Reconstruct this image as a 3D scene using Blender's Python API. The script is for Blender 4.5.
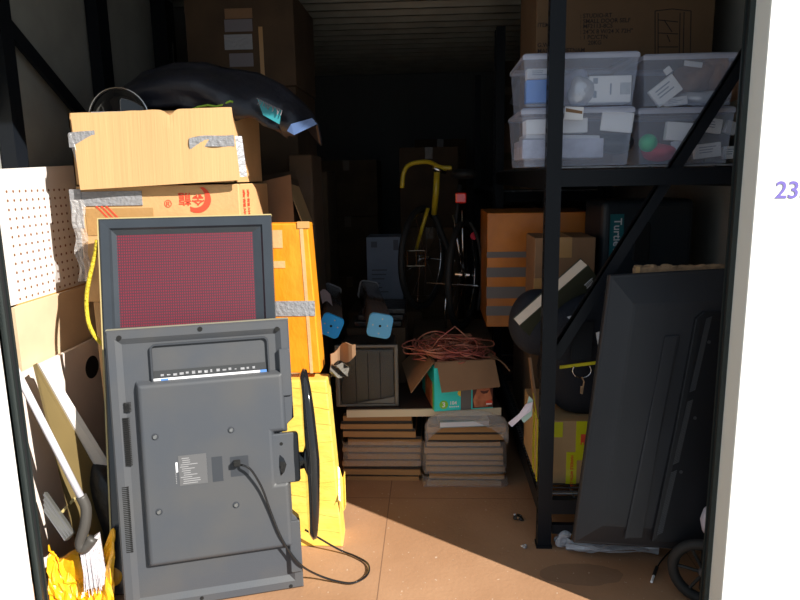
import bpy, bmesh, math, random
from mathutils import Vector, Matrix, noise
random.seed(7)
R_ = math.radians
S = bpy.context.scene
C = S.collection
for o in list(bpy.data.objects): bpy.data.objects.remove(o)

# ------------------------------------------------------------------ camera
FPX = 650.0
CAM = Vector((0, 0, 1.5))
_p, _y, _r = R_(10.7), R_(2.8), R_(-0.98)
FWD = Vector((-math.sin(_y)*math.cos(_p), math.cos(_y)*math.cos(_p), -math.sin(_p)))
_rt = Vector((math.cos(_y), math.sin(_y), 0)); _up = _rt.cross(FWD)
RT = _rt*math.cos(_r) + _up*math.sin(_r); UP = _up*math.cos(_r) - _rt*math.sin(_r)
cd = bpy.data.cameras.new('camera'); cam = bpy.data.objects.new('camera', cd); C.objects.link(cam)
cd.sensor_width = 36; cd.lens = FPX/800*36; cd.clip_start = .05
cam.matrix_world = Matrix(((RT.x, UP.x, -FWD.x, CAM.x), (RT.y, UP.y, -FWD.y, CAM.y), (RT.z, UP.z, -FWD.z, CAM.z), (0, 0, 0, 1)))
S.camera = cam
# ------------------------------------------------------------------ light
SUN_DIR = Vector((-1.385, 1, -1.18))
w = bpy.data.worlds.new('sky'); S.world = w; w.use_nodes = True
bg = w.node_tree.nodes['Background']; bg.inputs[0].default_value = (.72, .86, 1.0, 1); bg.inputs[1].default_value = .62
sd = bpy.data.lights.new('sun', 'SUN'); sun = bpy.data.objects.new('sun', sd); C.objects.link(sun)
sd.energy = 9.3; sd.angle = R_(.55); sd.color = (1, .95, .86)
sun.rotation_euler = SUN_DIR.to_track_quat('-Z', 'Y').to_euler(); sun.location = (6, -4, 6)
S.view_settings.view_transform = 'Standard'; S.view_settings.look = 'None'
S.view_settings.exposure = 0.0; S.view_settings.gamma = 1; S.view_settings.use_curve_mapping = False

def ray(x, y): return FWD + RT*((x-400)/FPX) - UP*((y-300)/FPX)
def at(x, y, Y): d = ray(x, y); return CAM + d*(Y/d.y)
def atz(x, y, z=0): d = ray(x, y); return CAM + d*((z-CAM.z)/d.z)
def atx(x, y, X): d = ray(x, y); return CAM + d*(X/d.x)

# ------------------------------------------------------------------ materials
def srgb(c): return tuple(((v/255)/12.92 if v/255 <= .04045 else ((v/255+.055)/1.055)**2.4) for v in c)
def mat(name, col, rough=.6, metal=0, var=0, vscale=6, bump=0, bscale=40, alpha=1, spec=.5, emit=None, coat=0, stretch=None, col2=None):
    m = bpy.data.materials.new(name); m.use_nodes = True
    nt = m.node_tree; n = nt.nodes; L = nt.links; b = n['Principled BSDF']
    b.inputs['Base Color'].default_value = (*col, 1); b.inputs['Roughness'].default_value = rough
    b.inputs['Metallic'].default_value = metal; b.inputs['Alpha'].default_value = alpha
    b.inputs['Specular IOR Level'].default_value = spec; b.inputs['Coat Weight'].default_value = coat
    tc = n.new('ShaderNodeTexCoord'); mp = n.new('ShaderNodeMapping'); L.new(tc.outputs['Object'], mp.inputs[0])
    if stretch: mp.inputs['Scale'].default_value = stretch
    if var or col2:
        t = n.new('ShaderNodeTexNoise'); t.inputs['Scale'].default_value = vscale; t.inputs['Detail'].default_value = 5
        L.new(mp.outputs[0], t.inputs['Vector'])
        r = n.new('ShaderNodeValToRGB'); L.new(t.outputs['Fac'], r.inputs[0])
        c2 = col2 or tuple(v*(1-var) for v in col)
        r.color_ramp.elements[0].position = .38; r.color_ramp.elements[1].position = .62
        r.color_ramp.elements[0].color = (*c2, 1); r.color_ramp.elements[1].color = (*[min(1, v*(1+var*.3)) for v in col], 1)
        L.new(r.outputs[0], b.inputs['Base Color'])
    if bump:
        t2 = n.new('ShaderNodeTexNoise'); t2.inputs['Scale'].default_value = bscale; t2.inputs['Detail'].default_value = 4
        L.new(mp.outputs[0], t2.inputs['Vector'])
        bp = n.new('ShaderNodeBump'); bp.inputs['Strength'].default_value = bump; bp.inputs['Distance'].default_value = .01
        L.new(t2.outputs['Fac'], bp.inputs['Height']); L.new(bp.outputs[0], b.inputs['Normal'])
    return m
def film(name, tint=(.85, .88, .92), a=.25, rough=.18, bump=.8, bscale=14, stretch=None):
    """clear or milky plastic: transparent, with a glossy and slightly cloudy surface"""
    m = mat(name, tint, rough, alpha=a, bump=bump, bscale=bscale, spec=.8, stretch=stretch)
    return m
M = dict(
 white=mat('white_painted_metal', (.82, .82, .80), .45, var=.03),
 jambgrey=mat('light_grey_paint', (.78, .80, .76), .4),
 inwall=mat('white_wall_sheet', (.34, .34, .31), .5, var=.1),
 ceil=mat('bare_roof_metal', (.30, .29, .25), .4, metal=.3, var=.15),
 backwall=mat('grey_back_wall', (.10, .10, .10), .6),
 black=mat('black_steel', (.007, .009, .013), .45, var=.1, spec=.2),
 rail=mat('dark_track_steel', (.035, .045, .045), .35, metal=.5),
 railr=mat('track_rubber', (.012, .012, .014), .6),
 ground=mat('outside_concrete', (.24, .23, .21), .9, var=.1, vscale=1.5),
 card=mat('cardboard', (.50, .32, .155), .8, var=.12, vscale=5, bump=.12, bscale=60),
 cardlt=mat('pale_cardboard', (.64, .375, .165), .8, var=.10, vscale=5, bump=.15, bscale=60),
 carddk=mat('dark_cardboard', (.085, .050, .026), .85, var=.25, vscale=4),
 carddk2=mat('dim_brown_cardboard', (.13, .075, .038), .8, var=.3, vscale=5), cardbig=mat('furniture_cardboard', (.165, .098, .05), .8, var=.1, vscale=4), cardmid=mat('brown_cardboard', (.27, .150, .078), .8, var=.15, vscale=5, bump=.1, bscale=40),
 cardin=mat('corrugated_flap_board', (.61, .375, .17), .8, var=.06, vscale=3, bump=.12, bscale=22, stretch=(5, 1, .12)),
 orange=mat('orange_tape_film', (.86, .30, .016), .35, col2=(.80, .255, .012), vscale=6, bump=.45, bscale=12, stretch=(2, 2, 1)),
 orangedk=mat('orange_carton', (.56, .19, .02), .35, col2=(.40, .13, .02), vscale=4, bump=.5, bscale=9),
 yellow=mat('yellow_tape_film', (.88, .62, .13), .35, col2=(.84, .55, .09), vscale=7, bump=.5, bscale=12, stretch=(1, 1, 2.5)),
 duct=mat('grey_duct_tape', (.33, .33, .35), .35, metal=.2, bump=.6, bscale=60),
 cleartape=mat('brown_packing_tape', (.46, .26, .10), .3, coat=.0, bump=.2, bscale=30),
 red=mat('red_print', (.75, .07, .03), .7), grey=mat('grey_print', (.28, .32, .40), .7), ink=mat('dark_print', (.03, .02, .02), .8),
 frame=mat('dark_satin_frame', (.035, .042, .052), .22, metal=.1, var=.1, spec=.8),
 gold=mat('worn_gold_edge', (.45, .36, .16), .5),
 tv=mat('dusty_grey_plastic', (.053, .059, .071), .5, col2=(.066, .067, .071), vscale=4, bump=.06, bscale=300),
 tvdk=mat('dark_recess_plastic', (.030, .034, .042), .5), tvedge=mat('dusty_tv_rim', (.20, .19, .14), .7),
 tvb=mat('black_tv_plastic', (.030, .031, .036), .42, spec=.3, var=.15, vscale=3, bump=.05, bscale=200),
 tvb2=mat('black_tv_panel', (.012, .013, .016), .45, spec=.3),
 gloss=mat('gloss_black', (.01, .01, .011), .08, coat=.6),
 hole=mat('hole_black', (.004, .004, .004), .9),
 screw=mat('steel_screw', (.5, .5, .5), .3, metal=1), chrome=mat('chrome', (.7, .7, .72), .15, metal=1),
 label=mat('silver_label', (.10, .10, .105), .4), labelp=mat('silver_label_print', (.26, .26, .27), .5), lblwhite=mat('white_sticker', (.72, .72, .75), .4), lblblue=mat('blue_sticker', (.08, .20, .5), .4),
 lbldark=mat('dark_sticker', (.03, .032, .035), .5),
 peg=mat('melamine_white', (.70, .66, .64), .55, var=.04), lam=mat('laminate_white', (.80, .70, .64), .5, var=.05),
 hard=mat('hardboard_tan', (.66, .50, .33), .6, var=.08), tapedk=mat('dark_packing_tape', (.12, .075, .04), .35, bump=.3, bscale=30), olive=mat('olive_shade_and_tape', (.15, .105, .035), .8, var=.1),  # olive carries the slanted board's shade in its colour
 pegh=mat('peg_hole_brown', (.20, .085, .04), .8), orangeedge=mat('raw_board_edge', (.55, .30, .10), .8),
 handle=mat('white_broom_handle', (.62, .60, .66), .35), brhead=mat('broom_head_grey', (.055, .05, .045), .5),
 bristle=mat('broom_bristles', (.66, .62, .66), .8, bump=1, bscale=50, stretch=(8, 8, .4)), pan=mat('dustpan_grey', (.09, .09, .085), .35),
 ybag=mat('yellow_plastic_bag', (.80, .40, .01), .35, bump=.6, bscale=20), blackbag=mat('black_plastic', (.012, .012, .014), .35, bump=.6, bscale=25),
 tarp=mat('black_tarp', (.016, .017, .026), .4, bump=.5, bscale=18), tarpblue=mat('sky_blue_tarp_sheen', (.10, .17, .36), .4),  # the blue is sky sheen painted on the black tarp
 teal=mat('teal_label', (.03, .26, .30), .5), ropey=mat('yellow_rope', (.55, .42, .02), .6, bump=1, bscale=120), ropeg=mat('green_cord', (.22, .40, .03), .6),
 bluecap=mat('blue_end_cap', (.0, .38, 1.0), .45), bluecap2=mat('pale_blue_end_cap', (.12, .48, .85), .45),
 tubefilm=mat('dark_wrapped_tube', (.075, .056, .05), .15, bump=.7, bscale=12, stretch=(6, .6, 6)),
 dkwrap=mat('dark_olive_sleeve', (.024, .021, .015), .3, var=.2), wrapgrey=mat('cloudy_wrap', (.13, .12, .105), .2, bump=.9, bscale=18),
 board=mat('plank_side', (.42, .23, .095), .75, var=.2, vscale=6, stretch=(1, 1, 20)), boardgap=mat('plank_top_and_gap', (.022, .018, .018), .5),
 cream=mat('cream_board_edge', (.66, .58, .42), .5), brownboard=mat('brown_board_top', (.05, .03, .025), .5),
 aqua=mat('aqua_print', (.02, .68, .66), .45), green=mat('green_print', (.22, .60, .03), .45), skin=mat('photo_skin', (.60, .22, .11), .5, col2=(.36, .09, .04), vscale=18),
 skindk=mat('photo_dark', (.10, .025, .02), .5), white2=mat('print_white', (.85, .85, .85), .5), yel=mat('print_yellow', (.75, .55, .05), .5),
 wire=mat('copper_red_wire', (.36, .085, .07), .35, col2=(.50, .20, .12), vscale=9), tapegrey=mat('grey_tape_patch', (.13, .12, .12), .5),
 bookw=mat('white_book_cover', (.66, .68, .76), .4), pages=mat('book_pages', (.72, .62, .52), .8, bump=.5, bscale=40), bookc=mat('book_cover_dark', (.055, .06, .04), .4), bookt=mat('book_cover_teal', (.24, .33, .36), .4),
 applbox=mat('pale_blue_carton', (.22, .26, .34), .6, var=.1), applink=mat('pale_carton_print', (.10, .11, .14), .6),
 bikey=mat('yellow_bike_paint', (.50, .36, .02), .3), tyre=mat('tyre_rubber', (.012, .012, .012), .7), refl=mat('red_reflector', (.9, .02, .01), .2, coat=1),
 navy=mat('navy_nylon', (.006, .009, .018), .8, bump=.25, bscale=80), strap=mat('black_strap', (.012, .012, .014), .6, spec=.2), yelstrap=mat('yellow_strap', (.60, .50, .0), .6),
 fragile=mat('yellow_warning_tape', (.62, .62, .015), .3, coat=.3), pinkp=mat('pink_paper', (.70, .60, .66), .6), mint=mat('mint_paper', (.42, .56, .48), .6),
 case=mat('dark_blue_case', (.010, .017, .026), .45, bump=.1, bscale=150), caselbl=mat('case_teal_label', (.01, .14, .17), .4),
 tote=film('clear_tote_plastic', (.66, .76, 1.0), .26, .2, .1, 8), totelid=film('tote_rim_plastic', (.66, .70, .88), .55, .25, .1, 8),
 wrap=film('stretch_film', (.66, .63, .62), .28, .10, 1.0, 34, stretch=(1, 1, 4)), wrapthin=film('thin_clear_film', (.30, .30, .30), .035, .15, 1.0, 20), wrapb=film('crumpled_clear_plastic', (.60, .62, .68), .65, .15, 1.0, 30, stretch=(.5, 3, 3)),
 paper=mat('white_paper', (.84, .84, .88), .6), paperb=mat('blue_package', (.03, .22, .75), .4), kraft=mat('kraft_paper', (.34, .17, .09), .7, var=.3, vscale=12, bump=.6, bscale=30),
 silver=mat('silver_pouch', (.62, .63, .68), .25, metal=.4, bump=1, bscale=25), redcloth=mat('red_cloth', (.55, .01, .04), .7), greenball=mat('green_ball', (.0, .58, .22), .4),
 darkst=mat('dark_goods', (.035, .04, .055), .5, var=.3, vscale=20), lilac=mat('lilac_goods', (.52, .54, .70), .5, var=.2, vscale=15, bump=.6, bscale=25),
 whitejug=mat('white_plastic', (.62, .58, .66), .35), debris=mat('dark_debris', (.03, .025, .02), .4), rawwood=mat('rough_wood', (.40, .25, .14), .8, var=.3, vscale=30, bump=.8, bscale=50),
 lblinside=mat('dim_label', (.20, .18, .20), .6), darkgrey=mat('dark_grey_plastic', (.06, .06, .065), .4), purple=mat('violet_paint', (.18, .14, .48), .5),
)
def clearfix():
    for k in ('tote', 'totelid', 'wrap', 'wrapb'): pass
# floor: plywood with seams, dust specks and one damp stain
def floor_mat():
    m = mat('plywood_floor', (.40, .225, .125), .75, col2=(.335, .18, .095), vscale=2.2, bump=.15, bscale=60)
    nt = m.node_tree; n = nt.nodes; L = nt.links; b = n['Principled BSDF']
    base = b.inputs['Base Color'].links[0].from_socket
    g = n.new('ShaderNodeNewGeometry'); sp = n.new('ShaderNodeSeparateXYZ'); L.new(g.outputs['Position'], sp.inputs[0])
    def math_(op, a, v=None, c=None):
        q = n.new('ShaderNodeMath'); q.operation = op
        for i, x in enumerate((a, v, c)):
            if x is None: continue
            if isinstance(x, (int, float)): q.inputs[i].default_value = x
            else: L.new(x, q.inputs[i])
        return q.outputs[0]
    def seam(sock, off, per):
        a = math_('ADD', sock, off); a = math_('PINGPONG', a, per/2)
        return math_('LESS_THAN', a, .0022)
    s = math_('MAXIMUM', seam(sp.outputs[0], .205, 1.22), seam(sp.outputs[1], -2.86, 2.44))
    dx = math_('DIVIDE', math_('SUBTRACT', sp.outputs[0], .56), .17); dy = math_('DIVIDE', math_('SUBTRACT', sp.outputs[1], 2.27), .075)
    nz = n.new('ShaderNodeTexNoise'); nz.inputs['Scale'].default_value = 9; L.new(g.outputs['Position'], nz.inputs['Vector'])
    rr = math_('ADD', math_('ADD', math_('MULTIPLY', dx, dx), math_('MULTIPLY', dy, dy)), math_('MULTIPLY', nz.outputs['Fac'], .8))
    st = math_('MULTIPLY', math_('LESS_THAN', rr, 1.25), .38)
    sc = n.new('ShaderNodeTexNoise'); sc.inputs['Scale'].default_value = 55; sc.inputs['Detail'].default_value = 1; L.new(g.outputs['Position'], sc.inputs['Vector'])
    spk = math_('GREATER_THAN', sc.outputs['Fac'], .735)
    def mix(fac, a, col):
        x = n.new('ShaderNodeMix'); x.data_type = 'RGBA'; L.new(fac, x.inputs[0]); L.new(a, x.inputs[6]); x.inputs[7].default_value = (*col, 1); return x.outputs[2]
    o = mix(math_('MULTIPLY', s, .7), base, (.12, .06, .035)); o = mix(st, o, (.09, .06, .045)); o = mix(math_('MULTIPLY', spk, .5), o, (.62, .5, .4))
    L.new(o, b.inputs['Base Color'])
    return m
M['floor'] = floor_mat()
# woven maroon mesh of the framed panel: dark square openings in a red weave
def mesh_mat():
    m = mat('maroon_mesh', (.30, .012, .035), .5)
    nt = m.node_tree; n = nt.nodes; L = nt.links; b = n['Principled BSDF']
    tc = n.new('ShaderNodeTexCoord'); sp = n.new('ShaderNodeSeparateXYZ'); L.new(tc.outputs['Object'], sp.inputs[0])
    def wv(sock, per, thr):
        a = n.new('ShaderNodeMath'); a.operation = 'PINGPONG'; a.inputs[1].default_value = per/2; L.new(sock, a.inputs[0])
        c = n.new('ShaderNodeMath'); c.operation = 'LESS_THAN'; c.inputs[1].default_value = thr; L.new(a.outputs[0], c.inputs[0]); return c.outputs[0]
    h = wv(sp.outputs[2], .0105, .0022); v = wv(sp.outputs[0], .0085, .0019)
    x1 = n.new('ShaderNodeMix'); x1.data_type = 'RGBA'; L.new(v, x1.inputs[0]); x1.inputs[6].default_value = (.19, .009, .026, 1); x1.inputs[7].default_value = (.05, .010, .02, 1)
    x2 = n.new('ShaderNodeMix'); x2.data_type = 'RGBA'; L.new(h, x2.inputs[0]); L.new(x1.outputs[2], x2.inputs[6]); x2.inputs[7].default_value = (.045, .02, .03, 1)
    L.new(x2.outputs[2], b.inputs['Base Color'])
    return m
M['mesh'] = mesh_mat()

# ------------------------------------------------------------------ mesh helpers
class MB:
    def __init__(s, T=None): s.bm = bmesh.new(); s.mi = 0; s.T = T or Matrix.Identity(4)
    def _v(s, p): return s.bm.verts.new(s.T @ Vector(p))
    def _f(s, vs):
        try: f = s.bm.faces.new(vs); f.material_index = s.mi; return f
        except ValueError: return None
    def box(s, a, b, Mx=None):
        Mx = Mx or Matrix.Identity(4)
        v = [s._v(Mx @ Vector((x, y, z))) for z in (a[2], b[2]) for y in (a[1], b[1]) for x in (a[0], b[0])]
        for q in ((0, 2, 3, 1), (4, 5, 7, 6), (0, 1, 5, 4), (2, 6, 7, 3), (0, 4, 6, 2), (1, 3, 7, 5)): s._f([v[i] for i in q])
        return s
    def hexa(s, lo, hi):
        """lo: 4 points round one face, hi: the matching 4 points of the opposite face"""
        a = [s._v(p) for p in lo]; b = [s._v(p) for p in hi]; n = len(a)
        s._f(a[::-1]); s._f(b)
        for i in range(n): s._f([a[i], a[(i+1) % n], b[(i+1) % n], b[i]])
        return s
    def prism(s, pts, y0, y1):
        """pts (x,z) outline extruded along y"""
        return s.hexa([(p[0], y0, p[1]) for p in pts], [(p[0], y1, p[1]) for p in pts])
    def loft(s, rings, cap=True, closed=True):
        R = [[s._v(p) for p in r] for r in rings]; n = len(R[0])
        for a, b in zip(R, R[1:]):
            for i in range(n if closed else n-1): s._f([a[i], a[(i+1) % n], b[(i+1) % n], b[i]])
        if cap: s._f(R[0][::-1]); s._f(R[-1])
        return s
    def cyl(s, p0, p1, r0, r1=None, n=16): return s.tube([p0, p1], r0, n, r1=r1)
    def tube(s, pts, r, n=8, closed=False, r1=None):
        pts = [Vector(p) for p in pts]; k = len(pts); rings = []; prev = None
        for i, p in enumerate(pts):
            if closed: t = pts[(i+1) % k]-pts[i-1]
            else: t = pts[min(i+1, k-1)]-pts[max(i-1, 0)]
            t.normalize()
            if prev is None:
                a = Vector((0, 0, 1)) if abs(t.z) < .9 else Vector((1, 0, 0)); u = t.cross(a).normalized()
            else: u = (prev - t*prev.dot(t)).normalized()
            prev = u; v = t.cross(u); rr = r if r1 is None else r+(r1-r)*i/(k-1)
            rings.append([p+u*rr*math.cos(2*math.pi*j/n)+v*rr*math.sin(2*math.pi*j/n) for j in range(n)])
        if closed: rings.append(rings[0]); return s.loft(rings, cap=False)
        return s.loft(rings)
    def lathe(s, prof, n=24, c=(0, 0, 0), axis='z'):
        rings = []
        for r, h in prof:
            ring = []
            for j in range(n):
                a = 2*math.pi*j/n; x, y = r*math.cos(a), r*math.sin(a)
                p = {'z': (x, y, h), 'y': (x, h, y), 'x': (h, x, y)}[axis]
                ring.append(Vector(p)+Vector(c))
            rings.append(ring)
        return s.loft(rings)
    def blob(s, c, r, p=2.0, amp=0, fs=3, nu=28, nv=18, seed=0):
        c = Vector(c); rings = []
        sg = lambda v, e: math.copysign(abs(v)**e, v)
        for i in range(nv+1):
            th = -math.pi/2+math.pi*(i+.001)/(nv+.002); ring = []
            for j in range(nu):
                ph = 2*math.pi*j/nu; e = 2/p
                q = Vector((r[0]*sg(math.cos(th), e)*sg(math.cos(ph), e), r[1]*sg(math.cos(th), e)*sg(math.sin(ph), e), r[2]*sg(math.sin(th), e)))
                if amp: q = q*(1+amp*noise.noise((q+c)*fs+Vector((seed, 0, 0))))
                ring.append(q+c)
            rings.append(ring)
        return s.loft(rings)
    def sheet(s, fn, nu, nv, th=.002):
        """fn(u,v)->point; a sheet with thickness"""
        P = [[Vector(fn(i/nu, j/nv)) for i in range(nu+1)] for j in range(nv+1)]
        A = [[s._v(p) for p in row] for row in P]; B = []
        for j in range(nv+1):
            row = []
            for i in range(nu+1):
                du = P[j][min(i+1, nu)]-P[j][max(i-1, 0)]; dv = P[min(j+1, nv)][i]-P[max(j-1, 0)][i]
                nn = du.cross(dv); nn = nn.normalized() if nn.length > 1e-9 else Vector((0, 0, 1))
                row.append(s._v(P[j][i]+nn*th))
            B.append(row)
        for j in range(nv):
            for i in range(nu):
                s._f([A[j][i], A[j+1][i], A[j+1][i+1], A[j][i+1]]); s._f([B[j][i], B[j][i+1], B[j+1][i+1], B[j+1][i]])
        for i in range(nu):
            s._f([A[0][i], A[0][i+1], B[0][i+1], B[0][i]]); s._f([A[nv][i], B[nv][i], B[nv][i+1], A[nv][i+1]])
        for j in range(nv):
            s._f([A[j][0], B[j][0], B[j+1][0], A[j+1][0]]); s._f([A[j][nu], A[j+1][nu], B[j+1][nu], B[j][nu]])
        return s
    def build(s, name, mats, parent=None, bevel=0, smooth=False, seg=2):
        bmesh.ops.recalc_face_normals(s.bm, faces=s.bm.faces)
        me = bpy.data.meshes.new(name); s.bm.to_mesh(me); s.bm.free()
        if not isinstance(mats, (list, tuple)): mats = [mats]
        for m in mats: me.materials.append(M[m] if isinstance(m, str) else m)
        if smooth:
            me.shade_smooth()
        o = bpy.data.objects.new(name, me); C.objects.link(o)
        if parent: o.parent = parent
        if bevel:
            md = o.modifiers.new('bevel', 'BEVEL'); md.width = bevel; md.segments = seg; md.limit_method = 'ANGLE'; md.angle_limit = R_(40)
        return o
def tag(o, label=None, cat=None, group=None, kind=None):
    if label: o['label'] = label
    if cat: o['category'] = cat
    if group: o['group'] = group
    if kind: o['kind'] = kind
    return o
def thing(name, label, cat, loc=(0, 0, 0), rz=0, group=None, Mx=None):
    o = bpy.data.objects.new(name, None); o.empty_display_size = .05; C.objects.link(o)
    if Mx is None: o.location = loc; o.rotation_euler = (0, 0, rz)
    else: o.location = Mx.to_translation(); o.rotation_euler = Mx.to_euler()
    return tag(o, label, cat, group)
def struct(name, mb, m, **k): return tag(mb.build(name, m, **k), kind='structure')
def text(s, size, m, parent, Mx, name='printed_text', depth=.0004, align='LEFT', bold=0):
    cu = bpy.data.curves.new('t', 'FONT'); cu.body = s; cu.size = size; cu.extrude = depth; cu.align_x = align; cu.resolution_u = 3; cu.offset = bold
    to = bpy.data.objects.new('t', cu); C.objects.link(to); bpy.context.view_layer.update()
    me = bpy.data.meshes.new_from_object(to.evaluated_get(bpy.context.evaluated_depsgraph_get()))
    bpy.data.objects.remove(to); me.materials.clear(); me.materials.append(M[m])
    me.transform(Mx @ Matrix.Rotation(R_(90), 4, 'X'))
    o = bpy.data.objects.new(name, me); C.objects.link(o)
    if parent: o.parent = parent
    return o
T = Matrix.Translation
def RY(d): return Matrix.Rotation(R_(d), 4, 'Y')
def RZ(d): return Matrix.Rotation(R_(d), 4, 'Z')
def RX(d): return Matrix.Rotation(R_(d), 4, 'X')
class Frame:
    """a leaning plane: X along its width, Z up its face, Y into the depth"""
    def __init__(s, o, xd, zd):
        X = Vector(xd).normalized(); Z = Vector(zd); Z = (Z-X*Z.dot(X)).normalized(); Y = Z.cross(X)
        s.M = Matrix(((X.x, Y.x, Z.x, o[0]), (X.y, Y.y, Z.y, o[1]), (X.z, Y.z, Z.z, o[2]), (0, 0, 0, 1))); s.I = s.M.inverted()
    def uv(s, px, py, y=0):
        c = s.I @ CAM; d = s.I.to_3x3() @ ray(px, py); p = c+d*((y-c.y)/d.y); return p
    def p2(s, px, py, y=0): p = s.uv(px, py, y); return (p.x, p.z)
def rrect(x0, z0, x1, z1, r, n=5):
    out = []
    for cx, cz, a0 in ((x1-r, z1-r, 0), (x0+r, z1-r, 90), (x0+r, z0+r, 180), (x1-r, z0+r, 270)):
        for i in range(n+1):
            a = R_(a0+90*i/n); out.append((cx+r*math.cos(a), cz+r*math.sin(a)))
    return out

# ------------------------------------------------------------------ the setting
YW = 1.87; XL, XR = -1.368, .902; HZ = 2.5
WL, WR, WB, CZ = -1.68, 1.33, 7.6, 2.66
struct('ground_outside', MB().box((-12, -12, -.12), (12, YW, -.02)), 'ground')
struct('floor', MB().box((WL-.1, YW, -.12), (WR+.1, WB+.1, 0)), 'floor')
struct('wall_front', MB().box((-5, YW, -.02), (XL, YW+.07, 3.2)).box((XR, YW, -.02), (5, YW+.07, 3.2)).box((XL, YW, HZ), (XR, YW+.07, 3.2)), ['white'])
struct('trim_1', MB().box((XR-.001, YW+.004, 0), (XR+.01, YW+.085, HZ)), 'jambgrey')
def guide(x0, x1, n, sx):
    m = MB().box((x0, YW+.085, 0), (x1, YW+.094, HZ)).box((x0, YW+.112, 0), (x1, YW+.120, HZ))
    xo = x1 if sx > 0 else x0
    m.box((min(xo, xo-sx*.006), YW+.085, 0), (max(xo, xo-sx*.006), YW+.120, HZ)); struct(n, m, 'rail')
    xi = (x0+.005, x1-.005)
    struct(n[:-1]+str(int(n[-1])+1), MB().box((xi[0], YW+.095, 0), (xi[1], YW+.111, HZ)), 'railr')
guide(XR-.016, XR+.01, 'trim_2', 1)
guide(XL-.008, XL+.018, 'trim_4', -1)
# the door opening's inner jambs behind the tracks
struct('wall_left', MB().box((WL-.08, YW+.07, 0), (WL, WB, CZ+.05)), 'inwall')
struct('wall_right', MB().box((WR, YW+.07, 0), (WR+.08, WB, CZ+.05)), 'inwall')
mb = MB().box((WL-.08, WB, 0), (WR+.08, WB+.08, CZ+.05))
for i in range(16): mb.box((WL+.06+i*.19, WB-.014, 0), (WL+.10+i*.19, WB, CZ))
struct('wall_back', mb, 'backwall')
rings = []
for x in (WL-.08, WR+.08):
    prof = []; y = YW+.07
    while y < WB+.05: prof += [(y, 0), (y+.13, 0), (y+.15, -.035), (y+.18, -.035)]; y += .2
    rings.append([(x, a, CZ+b) for a, b in prof]+[(x, y, CZ), (x, y, CZ+.08), (x, YW+.07, CZ+.08)])
struct('ceiling', MB().loft(rings), 'ceil')
# the unit number painted on the right pier
p0 = at(774.5, 198, YW-.001)
t = text('233', .066, 'purple', None, T((p0.x, YW-.0012, p0.z)) @ RY(1), 'unit_number', bold=.0008)
tag(t, 'violet unit number 233 painted on the white wall right of the opening', 'sign')

# ------------------------------------------------------------------ racks
def rack_frame(m, x0, x1, y, z1, root, brace=True, front=True):
    for x in (x0, x1-.055):
        q = MB().box((x, y, 0), (x+.006, y+.045, z1)).box((x+.006, y, 0), (x+.049, y+.005, z1)).box((x+.049, y, 0), (x+.055, y+.045, z1))
        q.box((x-.004, y-.004, 0), (x+.059, y+.05, .012))
        q.build('post', m, root)
        if x == x0 and front:
            q = MB()
            for k in range(44): q.box((x+.001, y+.012, .1+k*.05), (x+.005, y+.026, .115+k*.05), T((-.0022, 0, 0)))
            q.build('slot_row', 'hole', root)
    if brace:
        a = Vector((x0+.05, y+.03, .80)); b = Vector((x1-.05, y+.03, 1.93)); d = (b-a); L = d.length
        Mx = T(a) @ Matrix.Rotation(-math.atan2(d.z, d.x), 4, 'Y')
        MB().box((0, -.012, -.022), (L, .004, .022), Mx).box((0, -.012, .016), (L, .02, .022), Mx).build('diagonal_brace', m, root)
        MB().box((x0+.06, y+.008, .06), (x1-.06, y+.03, .10)).build('cross_bar', m, root)
RX0, RX1 = .425, 1.185
def rack(y0, y1, levels, label, name='steel_shelving_rack', decks=True):
    r = thing(name, label, 'shelving', ((RX0+RX1)/2, (y0+y1)/2, 0)); L = r.location
    T0 = T((-L.x, -L.y, 0))
    kids0 = set(bpy.data.objects)
    rack_frame('black', RX0, RX1, y0, 2.42, r, True); rack_frame('black', RX0, RX1, y1-.05, 2.42, r, False, False)
    for z in levels:
        MB().box((RX0+.004, y0+.05, z-.085), (RX0+.05, y1-.05, z-.012)).build('long_beam', 'black', r)
        MB().box((RX1-.05, y0+.05, z-.085), (RX1-.004, y1-.05, z-.012)).build('long_beam', 'black', r)
        MB().box((RX0+.055, y0+.004, z-.075), (RX1-.055, y0+.04, z-.014)).build('end_beam', 'black', r)
        MB().box((RX0+.058, y0+.042, z-.008), (RX1-.058, y0+.047, z-.003)).build('deck_glint_wire', 'duct', r)  # added paler wire, its colour standing in for glints along the deck edge
        q = MB(); n = int((y1-y0-.1)/.032)
        for k in range(n): yy = y0+.06+k*.032; q.cyl((RX0+.01, yy, z-.004), (RX1-.01, yy, z-.004), .003, n=5)
        for k in range(7): xx = RX0+.03+k*(RX1-RX0-.06)/6; q.cyl((xx, y0+.02, z-.009), (xx, y1-.02, z-.009), .004, n=5)
        q.build('wire_deck', 'darkgrey', r)
    for o in set(bpy.data.objects)-kids0: o.data.transform(T0)
    return r
SH = 1.53
rack(2.445, 4.40, (.225, SH), 'black steel shelving rack nearest the opening on the right, with a diagonal brace')
rack(4.46, 6.40, (.25, 1.40), 'black steel shelving rack in the dark behind the nearest rack')
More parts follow.
